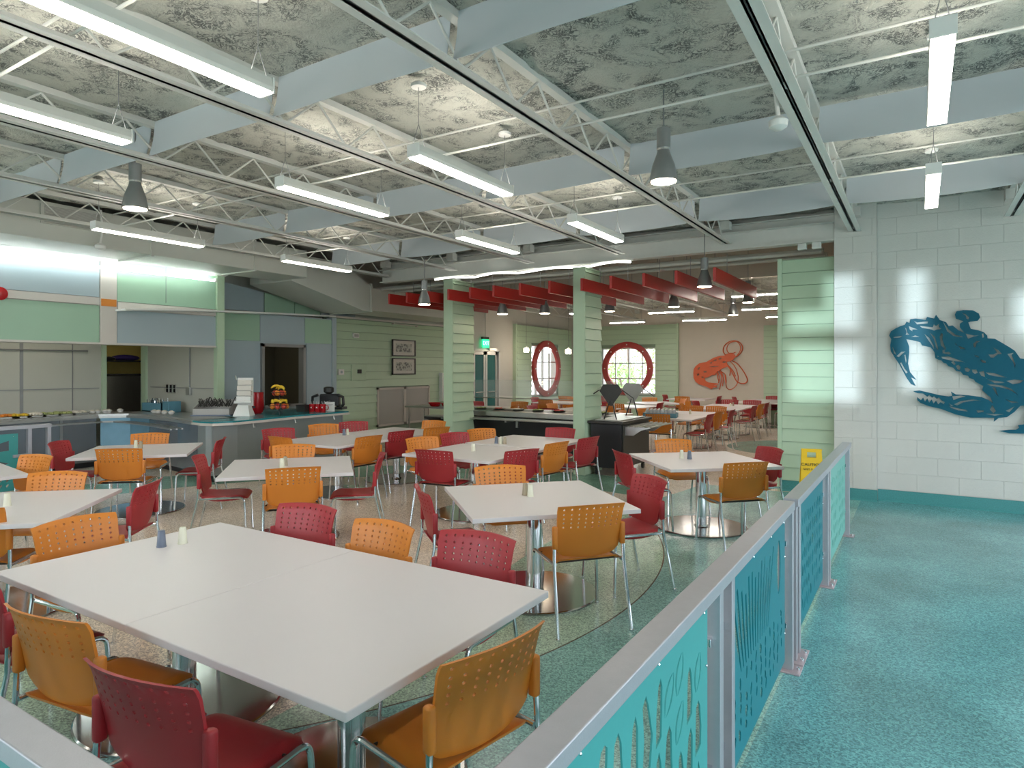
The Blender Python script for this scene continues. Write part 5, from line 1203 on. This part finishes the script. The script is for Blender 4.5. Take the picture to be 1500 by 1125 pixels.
panel_yz(ra, RX, .74, 2.37, .07, .905, pan_reeds, M['teal_light'], 3); panel_yz(ra, RX, 2.665, 3.96, .07, .905, pan_anemone, M['teal_dark'], 5)
rb = thing('railing', 'silver railing section farther away ending beside the pilaster wall', 'railing')
obj('top_rail', MB().bbox((-.690, 4.13, .922), (-.605, 7.58, .970), .004), M['rail'], rb)
for y in (4.14, 4.26, 5.70, 5.83, 7.52): post(rb, y)
panel_yz(rb, RX, 4.34, 5.66, .07, .905, pan_kelp, M['teal_dark'], 8); panel_yz(rb, RX, 5.91, 7.47, .07, .905, pan_kelp, M['teal_mint'], 9)
rc = thing('railing', 'silver railing crossing the bottom left corner of the picture', 'railing')
obj('top_rail', MB().bbox((-6.5, .577, .922), (-.702, .655, .970), .004), M['rail'], rc)
for k_, x in enumerate((-6.4, -4.6, -2.75, -.80)):
    obj('post', MB().bbox((x, .582, .008), (x + .045, .650, .925), .003), M['rail'], rc); obj('base_plate', MB().bbox((x - .04, .56, 0), (x + .085, .67, .01)), M['pink_plate'], rc)
for k_, (x0, x1) in enumerate(((-6.3, -4.7), (-4.5, -2.85), (-2.65, -.90))):
    rnd = random.Random(20 + k_); wd = x1 - x0
    plate('panel', [(0, 0), (wd, 0), (wd, .835), (0, .835)], fit(pan_reeds(wd, .835, rnd), wd, .835), .006, M['teal_light'], frame_m(Vector((x0, .60, .07)), (1, 0, 0), (0, 0, 1)), rc)
rd_ = thing('railing', 'silver framed railing with turquoise mill-pattern panel at the serving line', 'railing')
obj('top_rail', MB().bbox((-10.24, 1.0, .922), (-10.16, 4.20, .970), .004), M['rail'], rd_)
for y in (4.15, 3.92, 2.6, 1.1): obj('post', MB().bbox((-10.235, y, 0), (-10.165, y + .045, .925), .003), M['rail'], rd_)
panel_yz(rd_, -10.16, 2.75, 3.80, .12, .87, pan_mill, M['teal_light'], 4); panel_yz(rd_, -10.16, 1.25, 2.5, .12, .87, pan_mill, M['teal_light'], 6)
for (y, z) in ((3.80, .55), (3.2, .87)): obj('clip', MB().bbox((-10.17, y - .06, z), (-10.14, y + .12, z + .04)), M['rail'], rd_)

# ------------------------------------------------------------------ wall sculptures
def cw(pts, ox, oy, s, Yp): return [W(ox + a / s, oy + b / s, Y=Yp) for a, b in pts]
YC = 9.74
def pl2(pts, ox, oy, s, Yp): return [(p.x, p.z) for p in cw(pts, ox, oy, s, Yp)]
outer = [(70,290),(85,255),(125,230),(165,212),(200,202),(213,176),(238,186),(245,155),(290,150),(372,160),(382,136),(440,150),(456,118),(488,162),(540,180),(560,212),(592,206),(640,245),(694,272),(672,246),(652,222),(652,192),(682,172),(622,152),(611,118),(625,90),(680,80),(760,82),(808,108),(820,140),(800,168),(742,175),(722,182),(742,235),(800,245),(850,262),(878,290),(880,312),(940,316),(1000,350),(1060,385),(1105,415),(1150,478),(1240,490),(1400,560),(1560,690),(1640,860),(1560,980),(1420,900),(1300,960),(1330,1100),(1240,1060),(1180,1000),(1215,900),
 (1180,865),(1150,870),(1100,920),(1040,962),(972,968),(932,1000),(936,967),(740,966),(620,940),(500,895),(400,872),(330,846),(302,822),(300,796),(332,822),(350,800),(366,834),(384,806),(400,842),(420,816),(436,850),(456,826),(474,856),(494,838),(520,856),(528,838),(500,824),(480,800),(462,812),(440,790),(424,802),(400,780),(384,794),(350,768),(300,764),(266,748),(320,742),(400,760),(480,780),(560,791),(590,786),(578,750),(620,775),(720,781),(830,796),(884,818),(928,850),(905,800),(872,772),(836,740),(846,705),(782,672),(766,650),(730,640),(720,622),(680,612),(660,588),(620,580),(600,556),(556,540),(540,520),(520,516),(500,494),(478,490),(450,476),(446,432),(428,404),(410,386),(342,372),(327,345),(270,330),(212,320),(236,380),(236,430),(226,520),(242,590),(296,656),(252,636),(290,706),(250,690),(215,640),(150,520),(115,470),(85,420),(79,370),(88,320)]
holes = [[(200,222),(212,232),(222,270),(238,282),(206,284),(214,262)],[(105,302),(180,292),(160,306),(108,310)],[(252,302),(285,288),(322,302)],[(232,212),(300,238),(306,240),(262,240),(262,256),(240,240)],[(272,166),(300,182),(392,172),(388,190),(300,198)],[(322,210),(430,222),(438,196),(456,210),(482,192),(480,218),(500,236),(462,240),(440,250),(420,240),(340,226)],
 [(512,172),(560,240),(620,284),(674,298),(670,304),(600,294),(548,256)],[(362,278),(400,306),(438,372),(440,402),(420,366),(382,312)],[(402,262),(446,300),(470,380),(474,414),(458,388),(440,320)],[(500,268),(514,280),(508,320),(520,360),(540,400),(530,404),(496,370),(486,300)],
 [(612,350),(622,356),(632,372),(620,366)],[(640,376),(670,384),(700,400),(660,402)],[(764,356),(790,334),(822,336),(790,352),(782,388),(766,384)],[(700,274),(770,290),(812,288),(760,300),(720,316)],[(834,276),(846,272),(852,304),(838,310)],[(888,446),(930,446),(960,430),(926,386),(970,410),(998,440),(964,444),(930,472),(906,470)],
 [(1044,442),(1096,432),(1078,450),(1110,520),(1104,556),(1092,510)],[(670,104),(700,112),(728,140),(722,158),(706,150),(700,128)],[(506,410),(530,404),(526,430),(560,424),(582,440),(560,446),(540,440),(512,436)],[(466,452),(480,462),(470,468)],[(500,464),(560,462),(640,490),(700,512),(660,504),(600,500),(540,486),(508,480)],[(640,480),(720,510),(800,534),(804,546),(740,534),(690,520)],
 [(580,508),(600,500),(616,520),(606,534)],[(620,540),(640,530),(658,548),(650,574),(632,566)],[(690,560),(712,552),(740,570),(720,590),(700,584)],[(752,570),(790,570),(800,596),(776,606),(756,590)],[(810,590),(850,580),(860,630),(830,622)],[(850,590),(930,596),(1000,620),(1060,640),(1000,634),(940,626),(880,612)],[(862,640),(920,660),(1000,670),(1024,680),(940,682)],[(1036,664),(1100,652),(1176,660),(1150,680),(1090,690)],
 [(874,688),(1000,700),(1080,730),(1130,778),(1060,736),(980,714),(906,706)],[(920,716),(945,720),(970,790),(950,770)],[(1020,812),(1080,830),(1140,840),(1080,846)],[(130,460),(170,424),(206,420),(180,440),(150,468)],[(196,450),(204,446),(214,500),(208,520)],[(95,384),(104,390),(128,448),(112,440)],[(160,516),(172,510),(196,560),(222,592),(210,604),(180,556)],[(590,790),(660,784),(700,792),(640,806),(600,822)],[(604,856),(660,830),(760,816),(832,828),(770,826),(680,840),(630,866)],[(564,870),(620,886),(700,900),(720,916),(640,906),(580,886)],[(560,846),(600,870),(580,872)],[(790,906),(850,908),(850,918),(800,926)],[(900,900),(920,862),(950,912),(930,930)],[(770,450),(806,460),(812,472),(780,462)],[(820,486),(866,500),(866,518),(836,510)],[(860,934),(1020,938),(940,950)],[(1030,910),(1070,890),(1106,870),(1060,922)]]
cr_t = thing('crab_sculpture', 'flat dark teal cut-out crab mounted on the white block wall', 'sculpture', (0, 0, 0))
o1 = pl2(outer, 1290, 440, 5.624, YC); hs = [pl2(h, 1290, 440, 5.624, YC) for h in holes]
plate('crab_plate', o1, hs, .012, M['crab'], frame_m(Vector((0, YC, 0)), (1, 0, 0), (0, 0, 1)), cr_t)
for (a, b) in ((150, 260), (600, 330), (700, 920), (1000, 560)):
    q = W(1290 + a / 5.624, 440 + b / 5.624, Y=YC); obj('standoff', MB().tube([(q.x, YC, q.z), (q.x, 9.79, q.z)], .008, 6), M['steel'], cr_t)
lg = [(972,1075),(1060,1066),(1115,1066),(1140,1050),(1132,1028),(1180,1022),(1300,1040),(1400,1080),(1300,1090),(1180,1098),(1060,1094)]
plate('leg_plate', pl2(lg, 1290, 440, 5.624, YC), [], .012, M['crab'], frame_m(Vector((0, YC, 0)), (1, 0, 0), (0, 0, 1)), cr_t)
YL = 21.93
lb = thing('lobster_sculpture', 'flat orange cut-out spiny lobster mounted on the far cream wall', 'sculpture')
lo = [(240,620),(246,570),(270,530),(320,490),(420,470),(520,412),(600,388),(665,382),(700,358),(740,350),(800,362),(824,392),(790,440),(745,462),(700,470),(712,512),(700,540),(640,560),(600,590),(560,610),(540,650),(500,650),(440,680),(395,692),(410,730),(450,752),(580,766),(582,780),(520,790),(570,800),(560,822),(520,820),(490,846),(440,820),(400,802),(320,780),(270,740),(244,690)]
lh = [[(380,600),(420,596),(424,612),(384,616)],[(520,450),(560,436),(556,452),(524,464)],[(590,424),(630,412),(626,428),(596,440)],[(300,560),(330,540),(326,560),(306,580)],[(350,680),(380,670),(380,690)],[(640,470),(690,458),(684,476),(650,486)],[(470,480),(500,470),(498,486),(474,494)],[(290,640),(320,630),(318,650),(294,660)],[(450,540),(520,528),(600,530),(520,542)]]
LT = frame_m(Vector((0, YL, 0)), (1, 0, 0), (0, 0, 1))
plate('body_plate', pl2(lo, 990, 480, 9.375, YL), [pl2(h, 990, 480, 9.375, YL) for h in lh], .015, M['lobster'], LT, lb)
def smooth(pts, n=6):
    out = []
    for i in range(len(pts) - 1):
        p0, p1, p2, p3 = [Vector((*pts[min(max(i + k_, 0), len(pts) - 1)], 0)) for k_ in (-1, 0, 1, 2)]
        for t_ in range(n):
            t_ /= n; v = .5 * ((2*p1) + (p2 - p0)*t_ + (2*p0 - 5*p1 + 4*p2 - p3)*t_*t_ + (3*p1 - p0 - 3*p2 + p3)*t_**3); out.append((v.x, v.y))
    return out + [pts[-1]]
def strip(name, pts, r_): obj(name, MB().tube([W(990 + a / 9.375, 480 + b / 9.375, Y=YL) for a, b in smooth(pts)], r_, 6), M['lobster'], lb, True)
strip('antenna', [(690,385),(652,330),(665,255),(730,195),(810,180),(880,205),(918,270),(895,340),(830,400)], .018)
strip('antenna', [(745,362),(705,320),(705,260),(750,205),(830,190),(880,240),(885,310),(850,370),(815,405)], .014)
strip('antenna', [(775,455),(850,500),(930,600),(980,700),(965,755),(900,765),(835,735),(785,640),(745,560),(700,500)], .018)
strip('antenna', [(745,460),(800,520),(840,600),(858,700),(830,790),(760,848),(705,830),(685,750),(675,640)], .014)
for a in ([(560,590),(600,680),(585,760)],[(590,580),(630,680),(600,850)],[(610,580),(650,690),(640,800)],[(620,600),(680,650),(690,760)],[(560,600),(575,680),(590,740)],[(700,520),(750,580),(740,660)],[(720,520),(790,600),(820,670)],[(745,350),(790,350),(820,335)]): strip('leg', a, .016)

for (a, b) in ((320, 600), (700, 430), (450, 500), (780, 385)):
    q = W(990 + a / 9.375, 480 + b / 9.375, Y=YL); obj('standoff', MB().tube([(q.x, YL, q.z), (q.x, 22.01, q.z)], .01, 6), M['steel'], lb)
# yellow floor sign behind the railing end
p = Vector((-1.17, 9.0, 0)); t = thing('floor_sign', 'yellow folding wet floor sign standing by the green siding', 'sign', p, R(12))
for s in (-1, 1):
    vs = [(-.145, s*.20, 0), (.145, s*.20, 0), (.115, s*.02, .70), (-.115, s*.02, .70)]
    vs2 = [(x, y - s*.012, z) for x, y, z in vs]
    def L4(u, v, sgn=s): return (u * (.145 - .03 * v), sgn * (.20 - .18 * v), .70 * v)
    lf = obj('leaf_board', MB().add([L4(-1,0), L4(1,0), L4(1,.86), L4(-1,.86)] + [tuple(Vector(L4(*q)) - Vector((0, s*.012, 0))) for q in ((-1,0),(1,0),(1,.86),(-1,.86))], [(0,1,2,3),(7,6,5,4),(0,4,5,1),(1,5,6,2),(2,6,7,3),(3,7,4,0)])
        .add([L4(-1,.86), L4(-.45,.86), L4(-.45,.97), L4(-1,.97)], [(0,1,2,3)]).add([L4(.45,.86), L4(1,.86), L4(1,.97), L4(.45,.97)], [(0,1,2,3)]).add([L4(-1,.96), L4(1,.96), L4(1,1), L4(-1,1)], [(0,1,2,3)]), M['yellow'], t)
    if s < 0:
        mt = frame_m(Vector((0, -.082, .46)), (1, 0, 0), (0, .249, .968)); text_mesh('lettering', 'CAUTION', .055, M['black'], mt @ Matrix.Translation((0, .06, .006)), lf)
        text_mesh('lettering', 'WET FLOOR', .035, M['black'], mt @ Matrix.Translation((0, .0, .006)), lf)
obj('hinge', MB().tube([(-.12, 0, .70), (.12, 0, .70)], .014, 8), M['yellow'], t, True)
# red round fitting at left edge on fascia
p = W(-1, 430, X=-10.58); t = thing('alarm_bell', 'red round alarm on the fascia at the left picture edge', 'alarm', p); obj('gong', MB().lathe([(.09, 0), (.09, .03), (.05, .05)], 20), M['mug'], t, True).matrix_local = frame_m(Vector((0, 0, 0)), (0, 1, 0), (0, 0, 1)); obj('back_box', MB().box((-.02, -.05, -.05), (.0, .05, .05)), M['mug'], t)

# ------------------------------------------------------------------ outside the far windows
o = obj('outside_ground', MB().box((-60, -40, -.4), (40, 70, -.2)), M['ground']); o['kind'] = 'structure'
def tree(x, y, h, label):
    t = thing('garden_tree', label, 'tree', (x, y, -.2), 0, 'trees outside the windows')
    obj('trunk', MB().tube([(0, 0, 0), (.1, .05, h * .4), (-.05, .1, h * .8)], [.14, .10, .04], 8), M['bark'], t, True)
    f_ = MB(); rnd = random.Random(x * 7 + y)
    for q in range(500):
        a, b, r_ = rnd.uniform(0, 2*pi), rnd.uniform(-1, 1), rnd.uniform(.3, 1) ** .5 * h * .33
        c_ = Vector((r_*cos(a)*math.sqrt(1-b*b), r_*sin(a)*math.sqrt(1-b*b), h*.62 + r_*b*1.2)); u = Vector((rnd.uniform(-1,1), rnd.uniform(-1,1), rnd.uniform(-1,1))).normalized()*.09; v = u.orthogonal().normalized()*.05
        f_.add([c_ - u, c_ + v, c_ + u, c_ - v], [(0, 1, 2, 3)])
    o_ = obj('foliage', f_, M['leaf'], t); o_['kind'] = 'stuff'
for i, (x, y, h) in enumerate(((-9.6, 27.5, 3.6), (-12.2, 30, 5), (-8.0, 31, 5.5), (-10.6, 25.2, 2.2), (-16.5, 21.5, 4), (-18, 24.5, 5), (-15, 23.6, 2.4))):
    tree(x, y, h, 'leafy green tree outside, %s' % ('low one behind the round end window', 'tall one left beyond the end window', 'tall one right beyond the end window', 'small shrub close behind the end window', 'one outside the side window', 'farther one outside the side window', 'small shrub outside the side window')[i])
